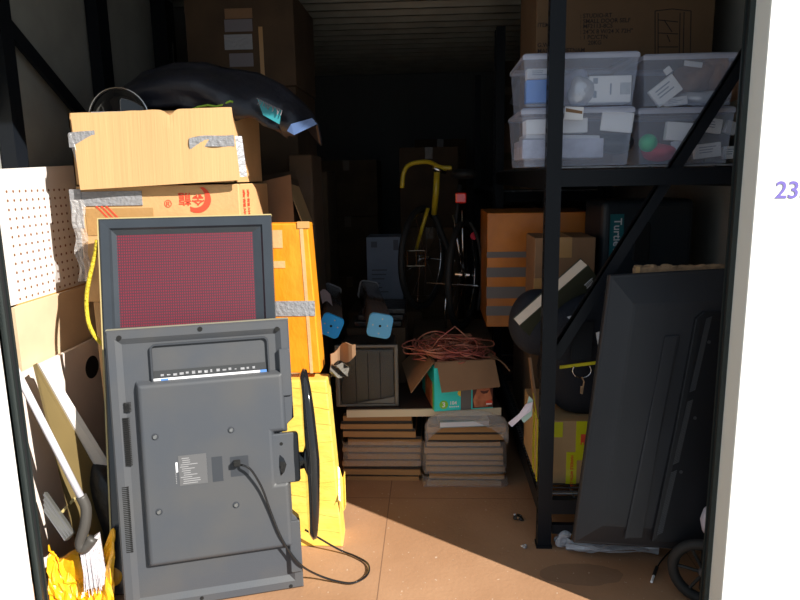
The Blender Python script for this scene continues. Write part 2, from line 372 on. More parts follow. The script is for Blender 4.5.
# left wall rack frame
r = thing('rack_side_frame', 'black steel side frame with a diagonal brace standing against the left wall', 'rack frame', (-1.61, 2.95, 0))
for px, wd in ((2.56, .075), (3.35, .11)):
    MB().box((-.06, px-2.95-wd/2, 0), (.0, px-2.95+wd/2, 2.6)).build('post', 'black', r)
a = Vector((-.02, 2.60-2.95, 2.10)); b = Vector((-.02, 3.34-2.95, 1.66)); b2 = a+(b-a)*1.0
d = b2-a; Mx = T(a) @ Matrix.Rotation(math.atan2(d.z, d.y), 4, 'X')
MB().box((-.01, 0, -.03), (.01, d.length, .03), Mx).build('diagonal_brace', 'black', r)
r = thing('rack_post', 'thick black upright on the left wall beside the labelled top carton', 'post', (-1.61, 4.2, 0))
MB().box((-.065, -.10, 0), (.0, .10, 2.6)).box((0, -.10, 0), (.025, -.06, 2.6)).build('channel', 'black', r)
MB().box((.001, .02, 1.6), (.006, .035, 2.35)).build('label_holder', 'chrome', r)

# ------------------------------------------------------------------ cartons
def carton(label, fl, w, d, h, rz=0, m='card', tape='cleartape', group=None, name='cardboard_carton', tapes=('top',), bev=.004, cat='box'):
    """fl: bottom centre of the front face"""
    r = thing(name, label, cat, fl, R_(rz), group)
    b = MB().box((-w/2, 0, 0), (w/2, d, h)); b.build('body', m, r, bevel=bev)
    q = MB()
    if 'top' in tapes: q.box((-.03, -.001, h-.09), (.03, 0, h)).box((-.03, -.001, h), (.03, d+.001, h+.001))
    if 'front' in tapes: q.box((-w/2-.001, -.0012, h*.45), (w/2+.001, -.0002, h*.45+.05))
    if 'vert' in tapes: q.box((-w*.3, -.0012, 0), (-w*.3+.05, -.0002, h))
    if tapes: q.build('packing_tape', 'tapedk' if m == 'carddk' else tape, r)
    return r

# --- left pile: two boxes with tape, on two hidden ones
carton('plain brown carton at the bottom of the left pile behind the framed panel', (-1.06, 2.53, 0), .62, .45, .52, m='card')
carton('brown carton second from the floor in the left pile behind the framed panel', (-1.06, 2.53, .525), .62, .45, .50, m='card')
# printed carton
r = carton('tan carton with red printed characters just above the framed panel', (-1.055, 2.50, 1.03), .64, .45, .455, m='cardlt', tapes=())
q = MB(); z1 = .455
q.box((-.31, -.004, z1-.075), (-.06, -.0005, z1-.02)).box((-.345, -.006, z1-.16), (-.30, .05, z1-.01)); q.build('duct_tape', 'duct', r)
q = MB().sheet(lambda u, v: (-.34+.05*u+.006*math.sin(v*17), -.012-.004*math.sin(u*9+v*13), z1-.05-.32*v), 4, 14, .002); q.build('torn_tape_strip', 'wrap', r)
MB().box((-.29, -.0022, z1-.19), (-.02, -.001, z1-.085)).build('packing_tape', 'cleartape', r)
q = MB()
for k in range(3): q.box((-.29+k*.03, -.0035, -.005), (-.284+k*.03, -.0028, .13), T((0, 0, z1-.22)) @ Matrix.Identity(4) @ T((-.2+k*.02, 0, .09)) @ RY(-42) @ T((.29-k*.03, 0, -.06)))
q.build('red_stripes', 'red', r)
q = MB(); cx, cz = .155, z1-.055; ro, ri = .055, .041
arc = [(cx+ro*math.cos(R_(a)), cz+ro*math.sin(R_(a))*.95) for a in range(-120, 61, 12)]
arc2 = [(cx-.008+ri*math.cos(R_(a)), cz+.008+ri*math.sin(R_(a))) for a in range(60, -121, -12)]
for i in range(len(arc)-1):
    j = len(arc2)-1-i; q.prism([arc[i], arc[i+1], arc2[j-1], arc2[j]], -.0018, -.0008)
q.build('red_crescent_mark', 'red', r)
text('金龍', .052, 'red', r, T((.185, -.001, z1-.035)) @ RY(180), 'red_characters', bold=.0006)
text('®', .04, 'red', r, T((.025, -.001, z1-.085)), 'registered_mark')
text('SWINGING', .03, 'grey', r, T((-.02, -.001, z1-.150)), 'grey_lettering', bold=.0004)
for k, (zz, yy) in enumerate(((.33, .05), (.33, .11))):
    text('金龍米業有限', .036, 'red', r, T((.3212, yy, z1-.02)) @ RZ(90) @ RY(90), 'side_characters', bold=.0004)
# upper carton, its flap folded down over the front
r = thing('open_carton', 'tan open carton with grey tape on its corners, on top of the left pile', 'box', (-1.062, 2.475, 1.487))
W2, H2 = .315, .275
MB().box((-W2, .03, 0), (W2, .035, H2)).box((-W2, .43, 0), (W2, .435, H2)).box((-W2, .03, 0), (-W2+.005, .435, H2)).box((W2-.005, .03, 0), (W2, .435, H2)).box((-W2, .03, 0), (W2, .435, .005)).build('body', 'cardlt', r)
q = MB(); tl, tr, br, bl = (-.293, .012, H2-.004), (.322, .018, H2+.005), (.345, -.005, .012), (-.275, -.008, -.015)
def flap(u, v):
    a = Vector(bl).lerp(Vector(br), u); b = Vector(tl).lerp(Vector(tr), u); p = a.lerp(b, v)
    dip = .02*math.exp(-((u-.62)/.03)**2) if v > .98 else 0
    return (p.x, p.y+.004*math.sin(u*6), p.z-dip+(.004*noise.noise((u*9, v*3, 0)) if v > .98 else 0))
q.sheet(flap, 60, 4, .006); q.build('front_flap', 'cardin', r)
q = MB()
q.sheet(lambda u, v: (-.305+.10*u, .0-.004*math.sin(v*2+u*4), H2-.075-.055*v+.006*u), 8, 6, .003)
q.sheet(lambda u, v: (-.325+.03*u+.035*v, -.004+.03*(1-u), H2-.08-.15*v), 5, 10, .003)
q.build('duct_tape', 'duct', r)
q = MB()
q.sheet(lambda u, v: (.16+.17*u, -.006-.004*math.sin(u*9+v*3), .170-.04*v+.012*u+.004*math.sin(u*5)), 12, 5, .003)
q.sheet(lambda u, v: (.325+.028*u+.012*v, .0+.02*u, .175-.15*v), 4, 10, .003)
q.build('duct_tape', 'duct', r)
# black round lid poking up behind the flap
c = at(117, 116, 2.52)
r = thing('round_lid', 'black round domed lid rising behind the topmost tan carton', 'lid', (c.x, 2.535, 1.50))
MB().box((-.09, -.02, 0), (.09, .14, .15)).build('stand', 'tarp', r)
MB().lathe([(.0, -.035), (.07, -.03), (.11, -.01), (.118, .0), (.112, .012), (.0, .02)], 32, (0, .0, .235), 'y').build('dome', 'gloss', r, smooth=True)
MB().tube([(.119*math.cos(a*math.pi/16), 0, .235+.119*math.sin(a*math.pi/16)) for a in range(32)], .0035, 6, closed=True).build('rim', 'chrome', r, smooth=True)
MB().box((-.085, -.045, .235), (.085, -.036, .262)).build('silver_band', 'duct', r)
# black tarp / garment bag over the pile
def P(x, y, Y): return at(x, y, Y)
top = [(128, 92, 2.78), (150, 76, 2.74), (178, 66, 2.7), (205, 63, 2.68), (232, 70, 2.68), (258, 77, 2.68), (283, 92, 2.68), (302, 108, 2.68), (317, 124, 2.68)]
bot = [(126, 112, 2.66), (150, 110, 2.62), (178, 106, 2.58), (205, 112, 2.56), (232, 118, 2.56), (252, 116, 2.58), (270, 128, 2.60), (283, 133, 2.62), (293, 135, 2.64)]
tops = [P(*a) for a in top]; bots = [P(*a) for a in bot]
def lerpl(L, u): f = u*(len(L)-1); i = min(int(f), len(L)-2); return L[i].lerp(L[i+1], f-i)
def tarp(u, v):
    a = lerpl(bots, u); b = lerpl(tops, u); p = a.lerp(b, v)
    bulge = .06*math.sin(v*math.pi)+.014*math.sin(u*13+v*5)+.045*noise.noise((u*7, v*3, 1))
    return (p.x, p.y-bulge, p.z+.012*math.sin(u*9+1)*v)
r = thing('black_tarp_bundle', 'black plastic tarp bundle draped over the left pile, its tip pointing right', 'tarp', (lerpl(bots, .5).x, 2.7, 1.70))
inv = T(-r.location)
MB(inv).sheet(tarp, 44, 12, .02).build('front_fold', 'tarp', r, smooth=True)
def tarpb(u, v):
    a = lerpl(tops, u); return (a.x, a.y+.45*v*(1-.85*u), a.z+.015*math.sin(u*9+1)-.05*v-.3*v*v*.4*(1-.8*u)+.01*noise.noise((u*7, v*4, 3)))
MB(inv).sheet(tarpb, 36, 10, .01).build('back_fold', 'tarp', r, smooth=True)
q = MB(inv); pts = [P(291, 124, 2.53), P(312, 118, 2.55), P(317, 124, 2.56), P(294, 135, 2.55), P(287, 131, 2.54)]
q.hexa(pts, [p+Vector((0, .008, 0)) for p in pts]); q.build('sky_lit_tip', 'tarpblue', r)  # sky reflection on the black tip, painted as blue
q = MB(inv); pts = [P(257, 98, 2.515), P(281, 110, 2.515), P(279, 124, 2.515), P(263, 115, 2.515)]
q.hexa(pts, [p+Vector((0, .01, 0)) for p in pts]); q.build('teal_label', 'teal', r)
q = MB(inv)
for k in range(12):
    a = P(257+k*2, 98+k*1.0, 2.512); q.tube([a, a+Vector((.012, -.004, -.012+.008*random.random())), a+Vector((.02*random.random(), -.006, -.024))], .0018, 5)
q.build('frayed_threads', 'lblinside', r)
# green cord
pts = [P(x, y, 2.50) for x, y in ((189, 111), (198, 107), (208, 105), (216, 106.5), (222, 105), (230, 101), (233, 102))]
o = MB(T(-pts[0])).tube(pts, .0045, 7).build('braided_cord', 'ropeg', smooth=True); o.location = pts[0]
tag(o, 'yellow-green cord lying on top of the tan open carton', 'cord')

# --- framed panel with maroon mesh, leaning
fp = Frame((-1.152, 2.105, 0), (.62, .115, 0), (-.07, .255, 1.36))
x0, z1 = fp.p2(98, 219); x1, _ = fp.p2(271, 214); x0 = min(x0, 0)
r = thing('framed_mesh_panel', 'tall black framed panel with maroon woven mesh leaning behind the television', 'panel', Mx=fp.M)
zb = 0; ft = .055
mx0, mz1 = fp.p2(117, 236, .02); mx1, _ = fp.p2(252, 232, .02)
def frame_bar(prof_pts): pass
fr = MB()
outer = [(x0, zb), (x1, zb), (x1, z1), (x0, z1)]; mid = [(x0+.035, zb+.035), (x1-.035, zb+.035), (x1-.035, z1-.035), (x0+.035, z1-.035)]
mid2 = [(x0+.042, zb+.042), (x1-.042, zb+.042), (x1-.042, z1-.042), (x0+.042, z1-.042)]
inner = [(mx0, zb+.07), (mx1, zb+.07), (mx1, mz1), (mx0, mz1)]
rings = [[(a, ft, b) for a, b in outer], [(a, .004, b) for a, b in outer], [(a+dx*.006, 0, b+dz*.006) for (a, b), dx, dz in zip(outer, (1, -1, -1, 1), (1, 1, -1, -1))],
         [(a, .002, b) for a, b in mid], [(a, .010, b) for a, b in mid2], [(a, .022, b) for a, b in inner], [(a, ft, b) for a, b in inner]]
fr.loft(rings+[rings[0]], cap=False).build('frame', 'frame', r)
MB().box((mx0-.002, .021, zb+.068), (mx1+.002, .026, mz1+.002)).build('mesh', 'mesh', r)
MB().box((x0-.006, .006, zb), (x0-.0005, ft, z1)).box((x0-.006, .01, z1+.0005), (x1, ft, z1+.005)).build('edge_trim', 'gold', r)
MB().box((x0+.01, ft-.008, zb+.01), (x1-.01, ft+.002, z1-.01)).build('backing_board', 'carddk', r)

# --- television on its side (front left)
tf = Frame((-1.080, 1.986, .004), (.614, .183, 0), (-.033, .136, .994))
r = thing('television', 'grey flat television on its side at front left, showing its back with a plugged-in cable', 'television', Mx=tf.M)
WT, HT = .623, 1.003
def uv(x, y, d=0): return tf.p2(x, y, d)
def lf(px, py, y=0): return tf.uv(px, py, y)
# shell with bevelled rim and notch on the right side for the stand
def outl(i, r_=0): return [(0+i, 0+i), (WT-i, 0+i), (WT-i, .255), (WT-.045-i*.3, .30), (WT-.045-i*.3, .60), (WT-i, .64), (WT-i, HT-i), (0+i, HT-i)]
shell = MB().loft([[(a, .062, b) for a, b in outl(0)], [(a, .006, b) for a, b in outl(0)], [(a, 0, b) for a, b in outl(.006)], [(a, .0, b) for a, b in outl(.03)], [(a, .012, b) for a, b in outl(.05)]])
shell.build('back_cover', 'tv', r)
MB().box((-.002, .030, -.002), (WT+.002, .060, .010)).box((-.002, .030, HT-.004), (WT+.002, .062, HT+.003)).box((-.003, .03, 0), (.0, .062, HT)).build('rim', 'tvedge', r)
MB().box((.004, .060, .004), (WT-.05, .068, HT-.004)).build('screen_panel', 'gloss', r)
# raised electronics housing
hx0, hz1 = uv(137, 386, -.02); hx1, _ = uv(282, 376, -.02); _, hz0 = uv(150, 567, -.02)
nx = uv(272, 430, -.02)[0]; nz1 = uv(272, 432, -.02)[1]; nz0 = uv(280, 484, -.02)[1]
def hs(i): return [(hx0+i, hz0+i), (hx1-i, hz0+i), (hx1-i, nz0-i), (nx-i, nz0-i), (nx-i, nz1+i), (hx1-i, nz1+i), (hx1-i, hz1-i), (hx0+i, hz1-i)]
MB().loft([[(a, .013, b) for a, b in hs(-.012)], [(a, -.014, b) for a, b in hs(.0)], [(a, -.020, b) for a, b in hs(.006)]]).build('raised_housing', 'tv', r, bevel=.006, seg=3)
# handle recess above the housing
ax, az = uv(152, 385); bx, bz = uv(268, 336)
q = MB(); o_ = rrect(ax, az-.01, bx, bz, .018); i_ = rrect(ax+.006, az-.02, bx-.006, bz-.006, .014)
q.loft([[(a, .011, b) for a, b in o_], [(a, -.002, b) for a, b in o_], [(a, -.002, b) for a, b in i_], [(a, .011, b) for a, b in i_]], cap=False); q.build('recess_lip', 'tvdk', r)
MB().prism(i_, .0105, .0115).build('recess_floor', 'tv', r)
sz0 = uv(160, 377)[1]; sz1 = uv(160, 371)[1]
q = MB().box((ax+.006, .0085, sz0-.004), (bx-.006, .010, sz1)); q.build('dark_label_strip', 'lbldark', r)
q = MB(); random.seed(3)
for k in range(16):
    u = ax+.03+k*.021; q.box((u, .0075, sz0+.004*random.random()), (u+.006+.008*random.random(), .0085, sz0+.006+.006*random.random()))
q.build('small_lettering', 'duct', r)
MB().box((ax+.004, .004, hz1+.001), (bx-.012, .006, hz1+.016)).build('white_label_strip', 'lblwhite', r)
MB().box((ax+.03, .003, hz1+.002), (ax+.055, .004, hz1+.014)).box((bx-.035, .003, hz1+.001), (bx-.012, .004, hz1+.017)).build('blue_label_marks', 'lblblue', r)
q = MB()
for px, py in ((119, 338), (200, 329), (277, 329)):
    a, b = uv(px, py); MB().lathe([(.0, -.0012), (.0085, -.0012), (.0085, .004), (0, .004)], 16, (a, -.001, b), 'y').build('screw_hole', 'hole', r)
for px, py in ((281, 443), (281, 466), (291, 586), (202, 598)):
    a, b = uv(px, py); MB().lathe([(.0, -.0012), (.0065, -.0012), (.0065, .004), (0, .004)], 14, (a, -.001 if py > 500 else -.012, b), 'y').build('screw_hole', 'hole', r)
q.bm.free()
for px, py in ((155, 437), (231, 430), (159, 512), (236, 505)):
    a, b = uv(px, py, -.02)
    s_ = MB().lathe([(.0, -.006), (.006, -.006), (.0075, -.003), (.0075, .002), (0, .002)], 16, (a, -.020, b), 'y').build('mounting_screw', 'screw', r, smooth=False)
    MB().lathe([(.0, -.0008), (.012, -.0008), (.013, .001), (0, .001)], 18, (a, -.020, b), 'y').build('washer_ring', 'tvdk', s_)
# vents
def vent(n, xa, xb, za, zb, k, m='hole', y=-.0006):
    q = MB()
    for i in range(k): z = za+(zb-za)*i/k; q.box((xa, y, z), (xb, y+.004, z+(zb-za)/k*.52))
    q.build(n, m, r)
vx0, vz1 = uv(124, 402); vx1 = uv(132, 402)[0]
for py0, py1, k in ((402, 412, 7), (417, 466, 26), (486, 553, 36)):
    vent('vent_slots', uv(124, (py0+py1)/2)[0], uv(131, (py0+py1)/2)[0], uv(127, py1)[1], uv(127, py0)[1], k)
vent('vent_slots', uv(277, 400)[0]+.002, uv(281, 400)[0]+.002, uv(279, 430, 0)[1], uv(279, 385, 0)[1], 14, 'tvdk', .008)
vent('vent_slots', uv(286, 520)[0], uv(290, 520)[0], uv(288, 550, 0)[1], uv(288, 492, 0)[1], 18, 'tvdk', .008)
# side grips
for (xa, ya, xb, yb) in ((281, 348, 292, 396), (291, 519, 301, 572)):
    a0, b0 = uv(xa, yb); a1, b1 = uv(xb, ya); MB().loft([[(a, .012, b) for a, b in rrect(a0, b0, min(a1, WT-.002), b1, .006)], [(a, -.008, b) for a, b in rrect(a0, b0, min(a1, WT-.002), b1, .006)], [(a, -.011, b) for a, b in rrect(a0+.003, b0+.003, min(a1, WT-.002)-.003, b1-.003, .004)]]).build('side_grip', 'tv', r)
# stand bracket + rating label + socket
a0, b0 = uv(272, 485, -.012); a1, b1 = uv(298, 432, -.012)
MB().loft([[(a, .012, b) for a, b in rrect(a0+.004, b0, a1, b1, .012)], [(a, -.010, b) for a, b in rrect(a0+.004, b0, a1, b1, .012)], [(a, -.013, b) for a, b in rrect(a0+.008, b0+.004, a1-.004, b1-.004, .010)]]).build('stand_bracket', 'tv', r)
a0, b0 = uv(180, 486, -.02); a1, b1 = uv(206, 453, -.02)
lb = MB().box((a0, -.0212, b0), (a1, -.020, b1)).build('rating_label', 'label', r)
q = MB(); random.seed(5)
for k in range(13):
    z = b0+.006+(b1-b0-.01)*k/13; xx = a0+.004+.012*random.random()
    q.box((xx, -.0217, z), (xx+.02+.04*random.random(), -.0212, z+.0026))
for k in range(7): q.box((a0-.012+k*0, -.0217, b0+.01+k*.006), (a0-.009, -.0212, b0+.013+k*.006))
q.build('label_print', 'labelp', lb)
MB().box((a0-.010, -.0215, b0+.05), (a0-.003, -.020, b0+.085)).build('white_sticker', 'lblwhite', r)
a0, b0 = uv(213, 482, -.02); a1, b1 = uv(222, 456, -.02); MB().box((a0, -.0206, b0), (a1, -.0198, b1)).build('port_label', 'tvdk', r)
a0, b0 = uv(231, 477, -.02); a1, b1 = uv(248, 455, -.02)
so = MB().loft([[(a, -.0205, b) for a, b in rrect(a0, b0, a1, b1, .003)], [(a, -.0165, b) for a, b in rrect(a0, b0, a1, b1, .003)]]).build('power_socket', 'tvdk', r)
MB().box((a1+.002, -.0204, b0+.01), (a1+.02, -.0198, b1-.002)).build('socket_surround', 'tv', so)
# stand: neck and oval base seen edge-on
zc = uv(300, 462)[1]
MB().loft([[(WT-.06, .02+.04*math.cos(t_), zc+.075*math.sin(t_)) for t_ in [k*math.pi/8 for k in range(16)]], [(WT+.005, .02+.02*math.cos(t_), zc+.035*math.sin(t_)) for t_ in [k*math.pi/8 for k in range(16)]],
           [(WT+.028, .02+.02*math.cos(t_), zc+.032*math.sin(t_)) for t_ in [k*math.pi/8 for k in range(16)]], [(WT+.045, .02+.05*math.cos(t_), zc+.085*math.sin(t_)) for t_ in [k*math.pi/8 for k in range(16)]]]).build('stand_neck', 'gloss', r, smooth=True)
zt = uv(313, 368)[1]; zb_ = uv(318, 541)[1]; hc = (zt-zb_)/2; zm = (zt+zb_)/2; prof = []
for sx, k in ((0, .93), (.012, 1), (.026, .985), (.036, .8), (.04, .3)):
    prof.append([(WT+.042+sx-.010*abs(math.sin(a)), .02+.115*k*math.cos(a), zm+hc*k*math.sin(a)) for a in [j*2*math.pi/40 for j in range(40)]])
MB().loft(prof).build('stand_base', 'gloss', r, smooth=True)
# power cord: out of the socket, down over the back, to the floor in a loop
pl = [lf(240, 465, -.03), lf(245, 466, -.05), lf(252, 471, -.05), lf(262, 488, -.04), lf(270, 510, -.03), lf(280, 535, -.028), lf(290, 552, -.02), lf(302, 566, -.02)]
inv = tf.I
fl_ = [inv @ (atz(x, y, .01+z)) for x, y, z in ((318, 575, .02), (336, 581, 0), (352, 583, 0), (364, 578, 0), (369, 571, 0), (367, 563, 0), (355, 556, .0), (338, 549, .01), (322, 541, .03))]
ent = [inv @ Vector((-.52, 2.40, .10))]
def smoothpts(P_, n=6):
    out = []; P_ = [Vector(p) for p in P_]
    for i in range(len(P_)-1):
        a = P_[max(i-1, 0)]; b = P_[i]; c = P_[i+1]; d = P_[min(i+2, len(P_)-1)]
        for k in range(n):
            t = k/n; out.append(.5*((2*b)+(c-a)*t+(2*a-5*b+4*c-d)*t*t+(3*b-a-3*c+d)*t**3))
    return out+[P_[-1]]
MB().tube(smoothpts(pl+fl_[:-1]+ent), .0042, 8).build('power_cord', 'gloss', r, smooth=True)
a, b = uv(237, 463, -.03); MB().box((a-.012, -.05, b-.008), (a+.012, -.02, b+.010)).build('power_plug', 'hole', r, bevel=.003)

# --- orange and yellow taped boxes
of = Frame((-.735, 2.55, .715), (1, 0, 0), (-.03, .02, .6))
r = thing('orange_taped_carton', 'tall bright orange tape-wrapped carton with a grey tape band, standing on the yellow one', 'box', Mx=of.M)
ox0 = 0; ox1, oz1 = of.p2(311, 223); ox1b, _ = of.p2(327, 373)
MB().hexa([(0, 0, 0), (ox1b-.025, 0, 0), (ox1-.014, 0, oz1), (0, 0, oz1)], [(0, .14, 0), (ox1b-.03, .14, 0), (ox1-.02, .14, oz1), (0, .14, oz1)]).build('body', 'orange', r, bevel=.006)
za, zb2 = of.p2(290, 316)[1], of.p2(290, 301)[1]
MB().box((.0, -.003, za), (ox1+.004, -.0005, zb2)).build('duct_tape_band', 'duct', r)
q = MB(); e0 = ox1-.045
q.hexa([(e0+.02, -.002, 0), (e0+.032, -.002, 0), (e0+.012, -.002, oz1-.01), (e0-.002, -.002, oz1-.01)], [(e0+.02, 0, 0), (e0+.032, 0, 0), (e0+.012, 0, oz1-.01), (e0-.002, 0, oz1-.01)])
a0, b0 = of.p2(271, 248); a1, b1 = of.p2(282, 230); q.box((a0-.03, -.002, b0), (a1, 0, b1))
a0, b0 = of.p2(271, 268); a1, b1 = of.p2(285, 261); q.box((a0-.03, -.002, b0), (a1, 0, b1)); q.build('pale_bare_patches', 'cardlt', r)
MB().box((ox1-.055, -.004, oz1-.02), (ox1-.01, .02, oz1+.006)).build('torn_top_edge', 'orangeedge', r)
yf = Frame((-.56, 2.44, 0), (.19, .0, 0), (.0, .07, .73))
r = thing('yellow_taped_carton', 'bright yellow tape-wrapped carton standing on the floor right of the television', 'box', Mx=yf.M)
yx1, _ = yf.p2(346, 546); yt1, yz1 = yf.p2(329, 376)
yz1 = .70
MB().hexa([(-.14, 0, 0), (yx1-.012, 0, 0), (yt1-.012, 0, yz1), (-.14, 0, yz1)], [(-.14, .14, 0), (yx1-.02, .14, 0), (yt1-.02, .14, yz1), (-.14, .14, yz1)]).build('body', 'yellow', r, bevel=.006)
q = MB(); random.seed(11)
for k in range(9):
    z = .06+k*.075; q.sheet(lambda u, v, z=z, k=k: (-.02+u*(yx1+.00-.055*z), -.0012, z+v*.004+.012*math.sin(u*3+k)), 8, 1, .0006)
q.build('film_creases', 'yellow', r)
o = MB().sheet(lambda u, v: (yx1-.03+.035*u-.01*v, -.01+.06*v, .19+.12*v-.02*u+.02*math.sin(u*7)), 6, 6, .002); o.build('torn_film_tail', 'yellow', r)
# torn cardboard scrap at the joint
c = P(338, 350, 2.62)
r = thing('torn_cardboard_scrap', 'small torn brown cardboard scrap beside the yellow and orange cartons', 'scrap', tuple(P(338, 374, 2.60)))
MB().sheet(lambda u, v: (-.03+.11*u, .02*math.sin(u*5), .03+.065*v+.05*u+.012*math.sin(u*7+v*4)), 8, 5, .005).build('brown_flap', 'cardmid', r)
MB().sheet(lambda u, v: (-.03+.075*u, -.01+.02*math.sin(u*9+v*8), -.01+.055*v), 8, 6, .003).build('crumpled_white_tape', 'wrapgrey', r)

# ------------------------------------------------------------------ left wall side: boards
XP = -1.56
def side_board(name, label, cat, x, pts, m, th=.012, mats=None):
    """board parallel to the left wall; pts are (y,z)"""
    r = thing(name, label, cat, (x, sum(p[0] for p in pts)/len(pts), min(p[1] for p in pts)))
    q = MB(T(-r.location)); q.hexa([(x, a, b) for a, b in pts], [(x-th, a, b) for a, b in pts]); q.build('board', m, r)
    return r
def yz(px, py, X): p = atx(px, py, X); return (p.y, p.z)
pts = [yz(0, 169, XP), yz(125, 163, XP), yz(125, 273, XP), yz(0, 309, XP)]
r = side_board('pegboard', 'white pegboard with rows of brown holes, along the left wall', 'board', XP, pts, 'peg')
q = MB(T(-r.location)); ya, yb = pts[0][0], pts[1][0]
za_, zb_ = pts[3][1], pts[0][1]
y = ya+.02
while y < min(yb, 3.35):
    z = 1.07
    while z < 1.49:
        q.lathe([(0, 0), (.0055, 0), (.0055, .002), (0, .002)], 8, (XP-.001, y, z), 'x'); z += .0335
    y += .0385
q.build('peg_holes', 'pegh', r)
MB(T(-r.location)).box((XP-.014, ya, za_-.012), (XP+.002, yb, za_-.001)).build('bottom_edge', 'orangeedge', r)
X2 = -1.535
pts = [yz(14, 305, X2), yz(112, 277, X2), yz(112, 330, X2), yz(25, 372, X2)]
zt2 = pts[0][1]-.01; zb2_ = pts[3][1]
pts = [(pts[0][0], zt2), (pts[1][0], zt2), (pts[1][0], zb2_), (pts[0][0], zb2_)]
r = side_board('hardboard_sheet', 'tan board sheet just under the pegboard by the left wall', 'board', X2, pts, 'hard')
X3 = -1.50; zz = yz(36, 367, X3)[1]; ylo = yz(36, 367, X3)[0]
pts = [(ylo-.1, zz), (3.3, zz), (3.3, 0), (ylo-.1, 0)]
r = side_board('laminate_board', 'large white laminate board with an oval hole, standing below the tan board', 'board', X3, pts, 'lam', .018)
c = atx(92, 367, X3)
c = Vector((X3, c.y, min(c.z, zz-.085)))
q = MB(T(-r.location)); q.loft([[(X3+s, c.y+.055*math.cos(a), c.z+.05*math.sin(a)) for a in [k*math.pi/12 for k in range(24)]] for s in (-.002, .0015)]); q.build('oval_hole', 'hole', r)
# slanting board between the white ones, its shade put into the olive colour
apex = P(33, 366, 2.16); b1_ = P(60, 492, 2.10); b2_ = P(112, 500, 2.42); ap2 = P(37, 364, 2.20)
r = thing('slanted_board', 'narrow shade-darkened olive board slanting down between the white boards at far left', 'board', (b1_.x, b1_.y, 0))
inv_ = T(-r.location); ft1 = Vector((b1_.x+.06, b1_.y+.0, 0)); ft2 = Vector((b2_.x+.10, b2_.y, 0))
MB(inv_).hexa([apex, ap2, ft2, ft1], [apex+Vector((-.008, .014, 0)), ap2+Vector((-.008, .014, 0)), ft2+Vector((-.008, .014, 0)), ft1+Vector((-.008, .014, 0))]).build('panel', 'olive', r)
e = Vector((.008, -.002, 0)); 
MB(inv_).hexa([ap2, ap2+Vector((.02, .02, 0)), ft2+Vector((.06, .03, 0)), ft2], [ap2+e, ap2+Vector((.02, .02, 0))+e, ft2+Vector((.06, .03, 0))+e, ft2+e]).build('white_edge', 'peg', r)
# yellow rope
pts = [P(97, 240, 2.36), P(95, 255, 2.36), P(90, 275, 2.35), P(86.5, 298, 2.34), P(88, 320, 2.33), P(94, 335, 2.32), P(103, 345, 2.31)]
o = MB(T(-pts[-1])).tube(smoothpts(pts), .008, 8).build('yellow_rope', 'ropey', smooth=True); o.location = pts[-1]
tag(o, 'yellow braided rope hanging beside the framed panel', 'rope')

# broom
a, b = P(12, 363, 2.09), P(83, 501, 2.10)
r = thing('broom', 'white-handled broom standing at far left beside the television', 'broom', tuple(atz(90, 598)))
inv_ = T(-r.location)
MB(inv_).tube([a, b], .0125, 14).build('handle', 'handle', r, smooth=True)
hp = [P(81, 496, 2.10), P(86, 508, 2.10), P(85, 525, 2.09), P(80, 543, 2.08), P(84, 549, 2.08), P(93, 538, 2.09)]
MB(inv_).tube(smoothpts(hp, 4), .019, 10).build('head_socket', 'brhead', r, smooth=True)
q = MB(inv_); t0, t1 = P(79, 547, 2.08), P(96, 536, 2.10); s0, s1 = P(86, 590, 2.05), P(104, 585, 2.06)
q.hexa([t0, t1, s1, s0], [p+Vector((0, .03, 0)) for p in (t0, t1, s1, s0)]); 
random.seed(9)
for k in range(40):
    u = random.random(); q.tube([t0.lerp(t1, u)+Vector((0, random.uniform(-.004, .03), 0)), s0.lerp(s1, u*1.1-.05)+Vector((random.uniform(-.006, .006), random.uniform(-.01, .03), random.uniform(-.03, .012)))], .0016, 4)
q.build('bristles', 'bristle', r)
# dustpan
r = thing('dustpan', 'dark grey ridged dustpan leaning beside the broom, behind the left door track', 'dustpan', tuple(atz(60, 590)))
inv_ = T(-r.location); A = P(44, 492, 2.13); B = P(73, 533, 2.10); Cc = P(64, 541, 2.08); D = P(44, 512, 2.08)
MB(inv_).hexa([A, B, Cc, D], [p+Vector((.0, .02, -.01)) for p in (A, B, Cc, D)]).build('pan', 'pan', r)
q = MB(inv_)
for k in range(4): u = (k+.5)/4; q.tube([A.lerp(D, u)+Vector((0, -.003, .002)), B.lerp(Cc, u)+Vector((0, -.003, .002))], .003, 5)
q.build('ridges', 'label', r)
MB(inv_).tube([P(62, 512, 2.14), P(75, 498, 2.16)], .006, 6).build('wire_handle', 'gold', r)
# black sack and yellow bag
c = P(92, 545, 2.24)
o = MB().blob((0, 0, .21), (.10, .08, .21), 2.6, .25, 9, seed=2).build('black_sack', 'blackbag', smooth=True); o.location = (c.x+.03, 2.33, 0)
tag(o, 'black plastic sack slumped behind the broom head', 'bag')
def ybag(u, v):
    a = P(48+66*u, 545+26*math.sin(u*3.1)-18*math.exp(-((u-.95)/.12)**2), 2.12-.02*v); b = P(48+66*u, 625, 2.03)
    p = a.lerp(b, v); n_ = noise.noise((u*5, v*5, 4)); return (p.x, p.y+.035*n_+.02*noise.noise((u*13, v*11, 9)), max(p.z+.025*n_+.015*noise.noise((u*14, v*9, 2)), .006))
r = thing('yellow_bag', 'crumpled bright yellow plastic bag on the floor under the broom', 'bag', (P(80, 600, 2.05).x, 2.05, 0))
MB(T(-r.location)).sheet(ybag, 26, 16, .004).build('front_fold', 'ybag', r)
MB().blob((.0, .10, .07), (.13, .05, .075), 2, .5, 11, seed=5).build('back_lump', 'ybag', r)

